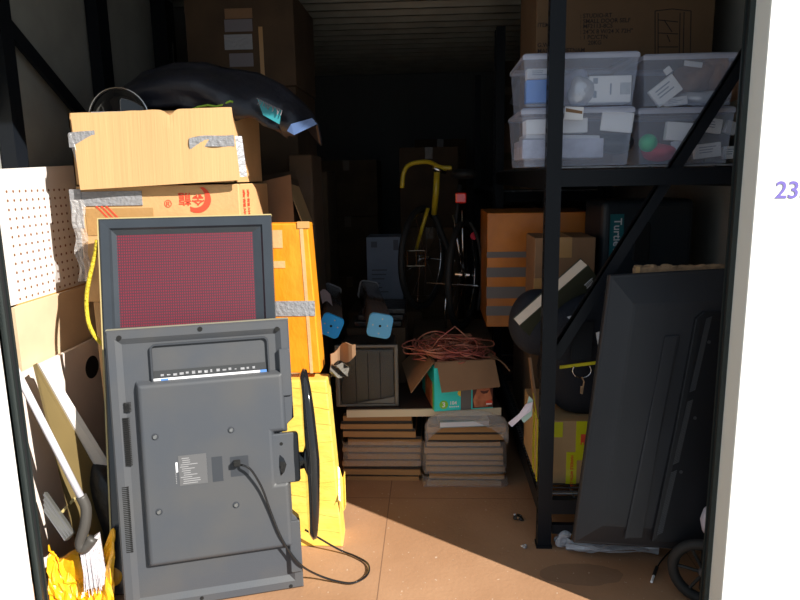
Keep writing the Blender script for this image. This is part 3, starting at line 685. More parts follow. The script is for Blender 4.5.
# ------------------------------------------------------------------ deeper on the left
zz = 0
for k, h in enumerate((.52, .50, .48, .48)):
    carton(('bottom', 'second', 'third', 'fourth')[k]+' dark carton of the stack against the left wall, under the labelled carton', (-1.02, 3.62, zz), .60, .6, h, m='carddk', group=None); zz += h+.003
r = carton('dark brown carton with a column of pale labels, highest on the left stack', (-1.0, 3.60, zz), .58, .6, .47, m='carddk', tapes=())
for px, py, x2, y2, mm in ((225, 8, 252, 19, 'cardmid'), (225, 19, 252, 32, 'lblinside'), (225, 34, 252, 50, 'duct'), (230, 53, 253, 67, 'lblinside')):
    a = P(px, y2, 3.60)-r.location; b = P(x2, py, 3.60)-r.location
    MB().box((a.x, -.002, a.z), (b.x, -.0005, b.z)).build('label', mm, r)
MB().box((.0, -.002, .0), (.022, -.0005, .30), T((.1, 0, 0))).build('packing_tape', 'cleartape', r)
# open box and orange wrapped one, dim
zz2 = 0
for k, h in enumerate((.55, .52)):
    carton(('lower', 'upper')[k]+' plain carton hidden behind the orange taped carton', (-.70, 2.985, zz2), .22, .3, h, m='card'); zz2 += h+.003
r = thing('tilted_open_carton', 'dim brown open carton tilted behind the left pile, grey tape strip on its front', 'box', (-.72, 2.985, zz2), 0)
r.rotation_euler = (R_(-5), R_(-7), 0); r.location.z += .013
MB().hexa([(-.10, 0, 0), (.10, 0, 0), (.13, 0, .42), (-.10, 0, .40)], [(-.10, .005, 0), (.10, .005, 0), (.13, .005, .42), (-.10, .005, .40)]).build('front_panel', 'cardmid', r)
MB().box((-.10, .005, 0), (-.095, .28, .42)).box((.10, .005, 0), (.105, .28, .42)).box((-.10, .28, 0), (.10, .285, .47)).box((-.1, .005, 0), (.1, .28, .005)).build('walls', 'carddk', r)
MB().box((.02, -.002, .02), (.05, -.0005, .14)).build('grey_tape', 'duct', r)
MB().sheet(lambda u, v: (.10+.05*v, .02+.26*u, .41-.22*v), 4, 4, .004).build('side_flap', 'card', r)
# tall dark shrink-wrapped bundles
def wrapped(label, c, w, d, h, seed, m='carddk', rz=0):
    r = thing('wrapped_bundle', label, 'bundle', c, R_(rz))
    MB().box((-w/2, -d/2, 0), (w/2, d/2, h)).build('core', m, r, bevel=.01)
    q = MB(); n = 7
    for s_ in range(n):
        z0 = h*s_/n; rg = []
        for z in (z0+.01, z0+h/n*.6): rg.append([(x*1.0+.004*noise.noise((x*9, z*9, seed)), y, z) for x, y in [(-w/2-.005, -d/2-.006), (0, -d/2-.012), (w/2+.005, -d/2-.006), (w/2+.006, d/2+.005), (-w/2-.006, d/2+.005)]])
        q.loft(rg, cap=False)
    q.build('stretch_film', 'wrapthin', r)
    return r
wrapped('tall narrow dark bundle in clear wrap, right of the tilted open carton', (-.655, 3.47, 0), .12, .3, 1.62, 1)
wrapped('tall dark bundle in clear wrap standing furthest back left of the bicycle', (-.86, 4.6, 0), .34, .4, 1.55, 2)
o = MB().sheet(lambda u, v: (.05*u+.01*v, 0, -.06*v+.015*math.sin(u*4)), 4, 6, .002).build('paper_scrap', 'lblinside'); c = P(320, 292, 3.14); o.location = c
tag(o, 'small pale plastic scrap stuck beside the orange taped carton', 'scrap')

# ------------------------------------------------------------------ back of the unit
zz = 0
for k, (h, nm) in enumerate(((.55, 'bottom'), (.55, 'middle'), (.62, 'top'))):
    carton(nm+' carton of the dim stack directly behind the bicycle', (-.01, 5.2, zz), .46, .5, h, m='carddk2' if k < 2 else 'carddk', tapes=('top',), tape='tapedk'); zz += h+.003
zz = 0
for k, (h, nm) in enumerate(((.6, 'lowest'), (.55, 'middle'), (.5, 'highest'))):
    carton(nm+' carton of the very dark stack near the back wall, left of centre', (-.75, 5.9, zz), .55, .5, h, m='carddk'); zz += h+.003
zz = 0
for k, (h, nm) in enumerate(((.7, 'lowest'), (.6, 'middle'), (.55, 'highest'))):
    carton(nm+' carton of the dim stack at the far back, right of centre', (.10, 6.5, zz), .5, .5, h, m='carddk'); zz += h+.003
# pale blue carton on a dark crate
c = P(385, 300, 4.3)
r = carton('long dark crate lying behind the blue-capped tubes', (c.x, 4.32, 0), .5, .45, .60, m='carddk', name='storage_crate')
c = P(385, 301, 4.3); h_ = (P(385, 237, 4.3)-c).z
r = carton('pale blue-grey appliance carton with faint print, between the tubes and the bicycle', (c.x, 4.36, .603), .245, .25, P(385, 237, 4.36).z-.603, m='applbox', tapes=(), name='appliance_carton')
q = MB(); hh = P(385, 237, 4.36).z-.603
for k in range(6): q.box((-.09, -.001, hh*.25+k*.03), (-.09+.05+.1*random.random(), 0, hh*.25+k*.03+.008))
q.box((-.09, -.001, hh-.07), (-.05, 0, hh-.03)).box((.06, -.001, hh-.09), (.095, 0, hh-.02)); q.build('faint_print', 'applink', r)

# ------------------------------------------------------------------ centre: boards, wrapped carton, tubes, nappy box
def plank(label, group, x, y, z, w, d, t, rz, proto=[]):
    r = thing('flat_board', label, 'board', (x, y, z), R_(rz), group)
    if not proto:
        proto.append(MB().box((-.5, 0, .0), (.5, 1, .0+.68)).build('core', 'board', r))
        proto.append(MB().box((-.49, .02, .68), (.49, 1, 1.03)).build('top_and_gap', 'boardgap', r))  # dark top, thickened so its colour also draws the shaded gap
        for p in proto: p.scale = (w, d, t)
    else:
        for p in proto:
            c_ = p.copy(); C.objects.link(c_); c_.parent = r; c_.scale = (w, d, t)
    return r
random.seed(21)
def pile(xc, yf, n, w, tot, words, gname, skip=()):
    z = 0.0; ts = [random.uniform(.7, 1.25) for _ in range(n)]; s = sum(ts); 
    for k in range(n):
        t_ = ts[k]/s*tot; off = random.uniform(-.012, .012); ww = w+random.uniform(-.02, .01)
        if k > n*.6 and gname.endswith('left pile'): ww -= .05*(k-n*.6)/(n*.4)*1.5; off -= .02
        order = ('lowest', 'second lowest', 'third lowest', 'fourth lowest', 'fifth lowest', 'sixth lowest', 'seventh lowest', 'eighth lowest', 'topmost')
        lab = words % (order[k] if k < n-1 else 'topmost')
        plank(lab, gname, xc+off, yf+random.uniform(-.004, .012), z, ww, .42, t_*.96, random.uniform(-1.2, 1.2)); z += t_
    return z
pile(-.245, 3.04, 9, .385, .352, '%s flat board in the left floor pile under the wrapped dark carton', 'flat boards in the left pile')
pile(.155, 2.99, 9, .375, .318, '%s flat board in the right floor pile under the teal printed box', 'flat boards in the right pile')
def wrapring(label, xc, yf, w, z0, z1, d=.44, m='wrap', seed=0):
    q = MB(); rg = []
    nz = 7
    for k in range(nz+1):
        z = z0+(z1-z0)*k/nz; ring = []
        for j in range(48):
            a = j/48*4; s = int(a); f = a-s
            x, y = [(-w/2+w*f, 0), (w/2, d*f), (w/2-w*f, d), (-w/2, d-d*f)][s]
            nn = .007*noise.noise((x*14, y*14, z*60+seed)); ox = -1 if s == 3 else (1 if s == 1 else 0); oy = -1 if s == 0 else (1 if s == 2 else 0)
            ring.append((x+ox*(.010+nn), y+oy*(.012+nn), z+.004*noise.noise((x*9, k, seed))))
        rg.append(ring)
    o = q.loft(rg, cap=False).build('plastic_film', m, smooth=True); o.location = (xc, yf, 0)
    return tag(o, label, 'plastic wrap')
wrapring('cloudy plastic film round the middle of the left board pile', -.245, 3.035, .395, .085, .215, seed=1, m='wrap')
wrapring('cloudy plastic film round the lower half of the right board pile', .155, 2.985, .39, .07, .235, seed=4, m='wrap')
wrapring('thin plastic film round the bottom boards of the right pile', .157, 2.98, .40, .004, .06, seed=6, m='wrap')
# film hanging at the top of the right pile
o = MB().sheet(lambda u, v: (-.19+.40*u, -.015-.01*math.sin(v*3), .01+.075*math.sin(math.pi*min(1, max(0, u)))**.4*v-.10*(1-v)*(abs(u-.5)*2)**3), 20, 6, .001).build('plastic_film', 'wrap', smooth=True); o.location = (.155, 2.985, .315)
tag(o, 'loose plastic film pulled over the top of the right board pile', 'plastic wrap')
# white book lying on the right pile
r = thing('white_book', 'white-edged blue-grey book lying flat on the right board pile', 'book', (.155, 2.955, .319), R_(6))
MB().box((-.12, 0, 0), (.12, .20, .003)).box((-.12, 0, .027), (.12, .20, .030)).build('cover', 'bookt', r)
MB().box((-.118, .002, .003), (.118, .198, .027)).build('pages', 'bookw', r)
# shelf board
r = thing('shelf_board', 'dark shelf board with a cream front edge bridging the two board piles', 'board', (-.04, 3.0, .356), R_(2.5))
MB().box((-.375, .012, 0), (.375, .42, .036)).build('board', 'brownboard', r)
MB().box((-.375, 0, 0), (.375, .012, .036)).build('front_edge', 'cream', r)
# shrink wrapped dark carton
r = thing('wrapped_dark_carton', 'dark olive carton in clear plastic wrap, left on the shelf board', 'box', (-.305, 3.05, .394), R_(2))
MB().box((-.145, 0, .0), (.125, .30, .285)).build('inner_box', 'dkwrap', r, bevel=.008)
q = MB()
for k in range(3): q.box((-.07+k*.06, -.003, .012), (-.064+k*.06, 0, .27))
q.build('sleeve_seams', 'hole', r)
q = MB().box((-.16, -.014, .0), (.14, -.012, .30)); q.sheet(lambda u, v: (-.16+.30*u, -.012+.33*v, .300+.008*noise.noise((u*9, v*9, 2))), 16, 10, .001)
q.build('clear_cover', 'wrapthin', r)
q = MB().box((-.166, -.02, -.0), (-.145, .0, .31)).box((.122, -.02, 0), (.142, .0, .31)).box((-.166, -.02, .298), (.142, .0, .312)).box((-.166, -.02, -.0), (.142, -.001, .014)).hexa([(.122, -.018, .014), (.122, -.018, .05), (-.08, -.018, .014)], [(.122, -.002, .014), (.122, -.002, .05), (-.08, -.002, .014)])
q.build('bunched_wrap_border', 'wrapgrey', r, bevel=.005)
# dark goods on top: black stack behind blue caps
for k in range(3):
    o = MB().box((-.13+.01*k, 0, 0), (.13, .30, .03)).build('black_slab', 'blackbag', bevel=.006); o.location = (-.29+.01*k, 3.42+.01*k, .705+.033*k)
    tag(o, ('lowest', 'middle', 'topmost')[k]+' black shiny slab of three behind the blue-capped tubes', 'slab', 'black slabs behind the tubes')
carton('dark carton hidden behind the wrapped dark carton, carrying the black slabs', (-.30, 3.42, 0), .32, .34, .70, m='carddk')
# blue-capped tubes
def captube(label, c, e, rad, capm, tilt):
    d = (e-c); L = d.length; q = d.to_track_quat('Y', 'Z').to_matrix().to_4x4(); Mx = T(c) @ q @ RY(tilt)
    r = thing('square_tube', label, 'tube', Mx=Mx)
    MB().loft([[(a, y, b) for a, b in rrect(-rad*k, -rad*k, rad*k, rad*k, rad*.35*k)] for y, k in ((.012, .90), (L*.5, .93), (L, .90), (L+.006, .8))]).build('wrapped_body', 'tubefilm', r, smooth=True)
    MB().tube([(a, L-.01, b) for a, b in rrect(-rad*.97, -rad*.97, rad*.97, rad*.97, rad*.4)], .005, 5, closed=True).build('far_end_rim', 'duct', r)
    MB().loft([[(a, y, b) for a, b in rrect(-rad*k, -rad*k, rad*k, rad*k, rad*.42*k)] for y, k in ((.02, 1), (.002, 1), (0, .95))]).build('end_cap', capm, r)
    q = MB()
    for a, b in ((-.6, 0), (.6, .1), (0, -.65), (.1, .6)): q.lathe([(0, -.001), (.0035, -.001), (.0035, .001), (0, .001)], 8, (a*rad, 0, b*rad), 'y')
    q.build('cap_screws', 'screw', r)
    MB().lathe([(0, -.001), (.006, -.001), (.006, .001), (0, .001)], 12, (0, 0, 0), 'y').build('cap_centre', 'hole', r)
    return r
captube('long square tube with a bright blue end cap, left of the two', P(331, 326, 3.0), P(331, 293, 3.9), .053, 'bluecap', 25)
captube('long wrapped square tube with a pale blue end cap, right of the two', P(380, 326, 3.0), P(368, 290, 3.98), .058, 'bluecap2', 12)

# printed nappy box with flaps, full of wire
bf = Frame((.012, 2.965, .394), (math.cos(R_(10)), math.sin(R_(10)), 0), (0, 0, 1))
r = thing('printed_wire_box', 'teal printed cardboard box with open brown flaps, holding a tangle of wire', 'box', Mx=bf.M)
WB_, DB, HB = .285, .36, .245
MB().box((0, 0, 0), (WB_, .005, HB)).box((0, DB, 0), (WB_, DB+.005, HB)).box((0, 0, 0), (.005, DB, HB)).box((WB_-.005, 0, 0), (WB_, DB, HB)).box((0, 0, 0), (WB_, DB, .005)).build('body', 'cardmid', r)
MB().box((0, -.0015, 0), (WB_, -.0002, HB-.03)).build('teal_front', 'aqua', r)
MB().box((-.0015, 0, .0), (-.0002, DB, HB-.02)).build('teal_side', 'aqua', r)
ph = MB().box((.185, -.0025, .005), (WB_, -.0015, .15)).build('photo_print', 'skindk', r)
q = MB()
pts = [(.195, .01), (.26, .01), (.282, .05), (.268, .10), (.275, .145), (.21, .145), (.205, .09), (.188, .05)]
q.prism(pts, -.0032, -.0024); q.build('figure', 'skin', ph)
MB().prism([(.222, .092), (.245, .089), (.266, .094), (.258, .078), (.238, .075), (.226, .082)], -.004, -.0031).build('smile', 'skindk', ph)
MB().prism(rrect(.250, .018, .283, .042, .01), -.004, -.0031).build('red_badge', 'red', r)
MB().box((.252, -.0048, .02), (.28, -.0039, .026)).build('badge_bar', 'white2', r)
MB().lathe([(0, -.0025), (.021, -.0025), (.021, 0), (0, 0)], 24, (.044, -.001, .032), 'y').build('green_disc', 'green', r)
text('3', .034, 'white2', r, T((.035, -.0036, .021)), 'size_number', bold=.001)
text('104', .024, 'white2', r, T((.072, -.002, .030)), 'count_number', bold=.0006)
q = MB()
for k in range(5): q.box((.072+.010*k, -.0024, .016), (.078+.010*k, -.0016, .022))
q.build('small_lettering', 'white2', r)
MB().lathe([(0, -.0022), (.016, -.0022), (.016, 0), (0, 0)], 20, (.128, -.0005, .085), 'y').build('yellow_disc', 'yel', r)
MB().box((.127, -.004, .0), (.178, -.002, .10)).build('grey_tape_patch', 'tapegrey', r)
q = MB(); q.prism([(.0, -.0), (.02, 0), (.018, .1), (0, .14)], 0, .0012)
q.bm.transform(RZ(90)); q.bm.transform(T((-.0022, .02, .0))); q.build('green_side_print', 'green', r)
MB().box((-.003, .05, .0), (-.0016, .25, .13)).build('side_photo_print', 'skin', r)
# flaps
MB().sheet(lambda u, v: (.012+u*(WB_-.004)+.012*v, -.003-.055*v, HB-.003-.118*v-.012*(1-u)*v), 6, 4, .005).build('front_flap', 'cardmid', r)
MB().sheet(lambda u, v: (-.002-.105*v, .0+.34*u+.02*v, HB-.003-.10*v-.05*(1-u)*v), 6, 4, .005).build('side_flap', 'cardmid', r)
MB().sheet(lambda u, v: (WB_+.002+.09*v, .02+.32*u, HB-.07*v*v), 6, 4, .005).build('side_flap', 'cardmid', r)
MB().sheet(lambda u, v: (.01+u*.26, DB+.004+.03*v, HB+.03*v), 6, 4, .005).build('back_flap', 'cardmid', r)
# tangle of wire
random.seed(31)
q = MB()
for k in range(85):
    cx, cy = random.uniform(.03, .24), random.uniform(.10, .26); rx, ry = random.uniform(.05, .125), random.uniform(.05, .13)
    zc_ = random.uniform(.015, .09); tx, ty = random.uniform(-.35, .35), random.uniform(-.35, .35); a0 = random.uniform(0, 6.28); arc = random.uniform(2.2, 6.0); sd_ = random.random()*20
    pts = []
    for j in range(26):
        a = a0+arc*j/25; x = cx+rx*math.cos(a); y = cy+ry*math.sin(a)
        pts.append((x-.02, y, HB-.04+zc_+tx*(x-cx)*.7+ty*(y-cy)*.7+.015*noise.noise((a, sd_, 0))))
    q.tube(pts, random.choice((.0026, .0034, .0042)), 6)
q.tube([(.0, .12, HB+.02), (.04, .10, HB+.085), (.12, .1, HB+.145), (.19, .12, HB+.08), (.23, .15, HB+.01)], .0032, 6)
q.tube(smoothpts([(.05, .1, HB), (-.06, .12, HB+.03), (-.13, .17, HB+.04), (-.07, .22, HB+.055), (.05, .26, HB+.03)]), .0034, 6)
q.tube(smoothpts([(.02, .06, HB), (-.03, .08, HB+.02), (-.12, .13, HB+.015), (-.10, .2, HB+.03), (.04, .2, HB+.01)]), .0034, 6)
wr = q.build('wire_tangle', 'wire', smooth=True)
wr.location = bf.M.to_translation(); wr.rotation_euler = bf.M.to_euler()
tag(wr, 'tangle of reddish copper wire heaped in the teal printed box', 'wire', kind='stuff')

# ------------------------------------------------------------------ bicycle
r = thing('bicycle', 'folding bicycle with a yellow frame and a red rear reflector, in the dark centre', 'bicycle', (.08, 3.95, .62))
iv = T(-r.location)
def wheel(c, rad, yaw, name):
    Mx = iv @ T(c) @ RZ(yaw)
    w_ = MB(Mx).tube([(rad*math.cos(a), 0, rad*math.sin(a)) for a in [k*2*math.pi/40 for k in range(40)]], .019, 8, closed=True).build(name, 'tyre', r, smooth=True)
    MB(Mx).tube([((rad-.022)*math.cos(a), 0, (rad-.022)*math.sin(a)) for a in [k*2*math.pi/40 for k in range(40)]], .007, 6, closed=True).build('rim', 'chrome', w_, smooth=True)
    q = MB(Mx)
    for k in range(18):
        a = k*2*math.pi/18; q.cyl((0, .02*(-1)**k, 0), ((rad-.025)*math.cos(a+.2), 0, (rad-.025)*math.sin(a+.2)), .0012, n=4)
    q.build('spokes', 'chrome', w_); MB(Mx).cyl((0, -.045, 0), (0, .045, 0), .014, n=12).build('hub', 'chrome', w_)
    return w_
wheel(P(423, 258, 3.95), .30, 66, 'front_wheel'); wc = P(463, 275, 3.85); wheel(wc, .31, 72, 'rear_wheel')
MB(iv).tube(smoothpts([P(402, 188, 3.8), P(404, 172, 3.8), P(411, 164, 3.82), P(428, 162, 3.85), P(440, 167, 3.9), P(452, 168, 3.9)]), .013, 8).build('handlebar', 'bikey', r, smooth=True)
MB(iv).tube([P(437, 172, 3.9), P(436, 192, 3.9), P(434, 214, 3.95)], .019, 10).build('head_tube', 'bikey', r, smooth=True)
MB(iv).tube([P(428, 208, 3.9), P(423, 225, 3.9), P(416, 250, 3.95)], .011, 8).build('fork', 'bikey', r, smooth=True)
MB(iv).tube([P(434, 214, 3.95), P(448, 250, 4.0), P(450, 290, 3.95)], .018, 8).build('down_tube', 'tyre', r, smooth=True)
MB(iv).tube([P(460, 185, 3.85), P(455, 230, 3.88), P(449, 288, 3.92)], .013, 8).build('seat_tube', 'tyre', r, smooth=True)
MB(iv).tube([P(446, 172, 3.9), P(432, 168, 3.88)], .012, 8).build('stem', 'chrome', r, smooth=True)
MB(iv).tube([P(453, 215, 3.86), wc], .008, 6).tube([P(462, 210, 3.80), wc+Vector((0, -.03, 0))], .008, 6).build('seat_stays', 'chrome', r, smooth=True)
MB(iv).blob(P(464, 174, 3.86), (.075, .13, .03), 2.4).build('saddle', 'tyre', r, smooth=True)
c = P(461, 198, 3.76); MB(iv).box((c.x-.032, c.y, c.z-.03), (c.x+.032, c.y+.02, c.z+.03)).build('red_reflector', 'refl', r, bevel=.008)
c = P(474, 236, 3.78); MB(iv).lathe([(0, 0), (.022, 0), (.022, .012), (0, .012)], 14, tuple(c), 'y').build('fender_reflector', 'redcloth', r)
MB(iv).tube(smoothpts([P(470, 222, 3.74), P(478, 240, 3.72), P(482, 275, 3.7), P(478, 310, 3.72)]), .010, 6).build('mudguard', 'tyre', r, smooth=True)
MB(iv).cyl(P(427, 283, 3.85), P(478, 286, 3.75), .007, n=8).build('pedal_axle', 'chrome', r)
a = P(407, 251, 3.8); b = P(425, 266, 3.8); q = MB(iv)
for z in (a.z, b.z): q.cyl((a.x, 3.8, z), (b.x, 3.8, z), .005, n=6); 
for x in (a.x, b.x, (a.x+b.x)/2): q.cyl((x, 3.8, a.z), (x, 3.8, b.z), .004, n=6)
q.build('pedal', 'chrome', r)
MB(iv).tube([P(447, 283, 3.86), P(445, 310, 3.84), P(446, 328, 3.84)], .008, 6).build('kickstand', 'chrome', r, smooth=True)
carton('large dark carton the bicycle rests on', (.12, 3.62, 0), .46, .6, .57, m='carddk')

# ------------------------------------------------------------------ right rack: goods
# lower deck: carton with yellow warning tape
r = carton('brown carton with yellow warning tape on the lowest deck of the nearest rack', (.69, 2.56, .227), .50, .42, P(570, 421, 2.56).z-.227, m='card', tapes=())
c0 = Vector((.69, 2.56, .227)); hC = P(570, 421, 2.56).z-.227
def fb(px0, py0, px1, py1, nm, mm, y=2.56, dd=0):
    a = P(px0, py1, y)-c0; b = P(px1, py0, y)-c0
    return MB().box((a.x, -.002-dd, max(a.z, 0)), (b.x, -.0005-dd, b.z)).build(nm, mm, r)
t1_ = fb(565, 452, 577, 497, 'warning_tape', 'fragile'); t2_ = fb(575, 421, 592, 460, 'warning_tape', 'fragile', dd=.001); fb(554, 422, 563, 437, 'warning_tape', 'fragile', dd=.0005)
a = P(572.5, 454, 2.56)-c0; text('HANDLE WITH CARE', .0165, 'red', r, T((a.x-.007, -.0024, a.z-.005)) @ RY(90), 'tape_lettering', bold=.0004)
a = P(582, 434, 2.56)-c0; MB().box((a.x-.005, -.0045, a.z-.045), (a.x+.018, -.003, a.z)).build('red_block', 'red', r)
text('BOX', .012, 'fragile', r, T((a.x-.001, -.005, a.z-.035)) @ RY(90), 'block_lettering', bold=.0003)
MB().box((-.2515, .005, .0), (-.2502, .05, hC)).box((-.2515, .10, .0), (-.2502, .15, hC)).build('side_tape', 'fragile', r)
MB().box((-.08, -.0012, hC-.10), (.03, -.0004, hC)).build('clear_tape', 'tapegrey', r)
# upright brown sheet with yellow edge beside it
pf = [P(523, 353, 2.62), P(535, 372, 2.56), P(540, 492, 2.56), P(528, 462, 2.66)]
r2 = thing('leaning_carton_flap', 'upright brown cardboard piece edged with yellow tape, left of the rack post', 'cardboard', (.436, 2.6, .227+hC+.003))
xq = .436; zq = .227+hC
MB(T(-r2.location)).hexa([(xq, 2.57, zq+.003), (xq, 2.67, zq+.003), (xq-.02, 2.74, zq+.22), (xq-.02, 2.70, zq+.23)], [(xq+.008, 2.57, zq+.003), (xq+.008, 2.67, zq+.003), (xq-.012, 2.74, zq+.22), (xq-.012, 2.70, zq+.23)]).build('sheet', 'cardmid', r2)
MB(T(-r2.location)).hexa([(xq-.003, 2.568, zq+.003), (xq-.003, 2.60, zq+.003), (xq-.010, 2.65, zq+.09)], [(xq-.0005, 2.568, zq+.003), (xq-.0005, 2.60, zq+.003), (xq-.0075, 2.65, zq+.09)]).build('warning_tape', 'fragile', r2)
# pink and mint paper piece
r = thing('pink_paper_scrap', 'pink and mint torn paper sticking out left of the rack post', 'paper', tuple(P(528, 420, 2.50)))
iv2 = T(-r.location)
pp = [P(508, 423, 2.50), P(512, 427, 2.50), P(523, 417, 2.49), P(531, 411, 2.49), P(533, 402, 2.49), P(526, 404, 2.49), P(519, 414, 2.5)]
MB(iv2).hexa(pp, [p+Vector((0, .003, 0)) for p in pp]).build('pink_sheet', 'pinkp', r)
pp = [P(527, 404, 2.497), P(529, 396, 2.497), P(533, 400, 2.497), P(532, 416, 2.497), P(524, 423, 2.497), P(521, 419, 2.497)]
MB(iv2).hexa(pp, [p+Vector((0, .002, 0)) for p in pp]).build('mint_sheet', 'mint', r)
# navy duffel bag
r = thing('duffel_bag', 'navy black duffel bag with a yellow strap, between the rack post and the right television', 'bag', (.66, 2.78, .227+hC+.004))
MB().blob((.05, -.06, .25), (.25, .15, .255), 3.0, .12, 5, seed=3).build('body', 'navy', r, smooth=True)
iv3 = T(-r.location)
MB().blob((-.20, -.03, .37), (.13, .11, .14), 2.3, .15, 6, seed=8).build('end_pocket', 'navy', r, smooth=True)
q = MB(iv3); a, b = P(560, 366, 2.52), P(600, 361, 2.50); q.hexa([a, b, b-Vector((0, 0, .012)), a-Vector((0, 0, .012))], [p+Vector((0, .006, 0)) for p in (a, b, b-Vector((0, 0, .012)), a-Vector((0, 0, .012)))]); q.build('yellow_strap', 'yelstrap', r)
q = MB(iv3); q.sheet(lambda u, v: P(574+20*u-3*v, 322+38*v, 2.545-.04*v), 3, 8, .004); q.build('wide_strap', 'strap', r)
kc = P(582, 369, 2.492); kr = MB(iv3).tube([kc+Vector((.036*math.cos(a), 0, .030*math.sin(a)-.006)) for a in [R_(-215+k*250/24) for k in range(25)]], .0024, 6).build('key_ring', 'chrome', r, smooth=True)
MB(iv3).tube([P(582, 377, 2.49), P(584, 382, 2.49), P(582, 394, 2.49)], .003, 6).box((kc.x-.004, 2.488, kc.z-.10), (kc.x+.005, 2.491, kc.z-.07)).build('key', 'rawwood', r)
q = MB(iv3); pp = [P(596, 333, 2.5), P(604, 330, 2.5), P(603, 347, 2.5), P(598, 345, 2.5)]; q.hexa(pp, [p+Vector((0, .003, 0)) for p in pp]); q.build('white_tag', 'lblwhite', r)
pp = [P(567, 317, 2.55), P(574, 315, 2.55), P(571, 321, 2.55)]; MB(iv3).hexa(pp, [p+Vector((0, .003, 0)) for p in pp]).build('small_tag', 'lblwhite', r)
# thick book leaning diagonally
c0_ = P(519, 326, 2.60); c1_ = P(588, 265, 2.60)
bd = (c1_-c0_); bk = Frame(c0_, bd, (-bd.z, -.75*bd.length, bd.x))
r = thing('thick_book', 'thick dark green book with pale page edges leaning diagonally behind the rack post', 'book', Mx=bk.M)
LB = bd.length
MB().box((.003, .002, -.165), (LB-.003, .048, -.002)).build('pages', 'pages', r, bevel=.001)
MB().box((0, -.002, -.17), (LB, .002, .0)).box((0, .048, -.17), (LB, .052, .0)).build('cover', 'bookc', r)
a = bk.uv(590, 283, -.003); az_ = max(a.z, -.15)
q = MB()
for k in range(6): q.box((a.x-.02+k*.006, -.004, az_-.012), (a.x-.017+k*.006, -.0022, az_+.012))
q.box((a.x-.024, -.0035, az_-.015), (a.x+.02, -.0022, az_-.012)).box((a.x-.024, -.0035, az_+.012), (a.x+.02, -.0022, az_+.015)); q.build('barcode', 'lblwhite', r)
# cartons behind
carton('tall lower carton under the orange carton in the nearest rack', (.65, 3.32, .228), .34, .42, .50, m='carddk')
r = carton('orange taped carton deep in the nearest rack behind the brown carton', (.545, 3.30, .73), .52, .45, P(500, 213, 3.30).z-.73, m='orangedk', tapes=())
q = MB()
for k, (z, h_) in enumerate(((.06, .05), (.15, .06), (.26, .05), (.36, .03))): q.box((-.262, -.0015, z), (.0, -.0003, z+h_))
q.build('grey_tape_bands', 'tapegrey', r)
r = carton('brown taped carton standing before the orange carton, left of the rack post', (.60, 2.93, .80), .27, .26, P(530, 238, 2.93).z-.80, rz=0, m='cardmid', tapes=('front', 'top'))
carton('plain carton under the small brown taped carton', (.60, 3.0, .228), .27, .2, .565, m='carddk')
# dark blue tool case with a teal lettered strip
cf = Frame((.80, 2.98, P(610, 272, 2.98).z-.10), (1, .10, 0), (0, 0, 1))
r = thing('storage_case', 'dark blue hard case with a vertical teal lettered strip, above the right television', 'case', Mx=cf.M)
cw, chh = .40, (P(620, 200, 2.98).z-P(610, 272, 2.98).z)+.10
MB().box((-.03, 0, 0), (cw, .25, chh)).build('shell', 'case', r, bevel=.03, seg=4)
a, b = cf.p2(608.5, 258), cf.p2(624, 214)
MB().box((a[0], -.004, a[1]-.02), (b[0], -.001, b[1])).build('teal_strip', 'caselbl', r)
text('TurtleWax', .050, 'lblwhite', r, T((a[0]+.018, -.0048, b[1]-.018)) @ RY(90), 'strip_lettering', bold=.0006)
a, b = cf.p2(632, 262), cf.p2(650, 222); MB().loft([[(x, y, z) for x, z in rrect(a[0], a[1], b[0], b[1], .015)] for y in (.0, -.012)]).build('latch', 'tvb2', r, bevel=.003)
carton('dark carton carrying the blue hard case in the nearest rack', (1.0, 2.96, .228), .34, .28, cf.M.translation.z-.232, m='carddk')

# ---- totes
def tote(label, x0, x1, z, h, Y, d=.40, seed=0, group='clear plastic totes'):
    w = x1-x0; r = thing('clear_tote', label, 'storage tote', ((x0+x1)/2, Y, z), 0, group)
    i = .018
    def ring(k, y0, y1, zz, e): return [(-w/2+e, y0, zz), (w/2-e, y0, zz), (w/2-e, y1, zz), (-w/2+e, y1, zz)]
    th = .0025
    b_ = MB().loft([ring(0, i, d-i, th+.004, i+th), ring(0, i, d-i, .0, i), ring(0, .004, d-.004, h-.02, .004), ring(0, .006, d-.006, h-.02, .006+th)], cap=False)
    b_._f([b_._v(p) for p in ring(0, i, d-i, .0005, i)]); b_.build('tub', 'tote', r, bevel=.012, seg=2)
    MB().loft([ring(0, .0, d, h-.026, 0), ring(0, 0, d, h-.010, 0), ring(0, .012, d-.012, h-.002, .012), ring(0, .02, d-.02, h-.006, .02)], cap=False).build('rim', 'totelid', r, bevel=.004)
    MB().box((-w/2+.015, .015, h-.007), (w/2-.015, d-.015, h-.004)).build('lid', 'tote', r)
    return r
Y0 = 2.50
zt = SH
xa, xb = P(513, 160, Y0).x+.0, P(632, 160, Y0).x
h1 = P(570, 106, Y0).z-SH; 
xL0, xL1 = P(521, 106, Y0).x, P(636, 106, Y0).x
XL_0 = xL0
t_bl = tote('clear tote of white packets, lower left of the four on the rack shelf', XL_0, xL1, SH, h1, Y0)
h2 = P(570, 51, Y0).z-(SH+h1)-.001
t_tl = tote('clear tote with a blue packet and a grey barcode box, upper left of the four', P(523, 51, Y0).x, P(641, 51, Y0).x, SH+h1+.001, h2, Y0)
xR0 = P(637, 106, Y0).x+.012
t_br = tote('clear tote with a green ball and red cloth, lower right of the four', xR0, 1.122, SH, h1-.006, Y0+.02)
t_tr = tote('clear tote with crumpled brown paper, upper right of the four', P(643, 54, Y0).x+.008, 1.122, SH+h1-.004, h2-.004, Y0+.02)
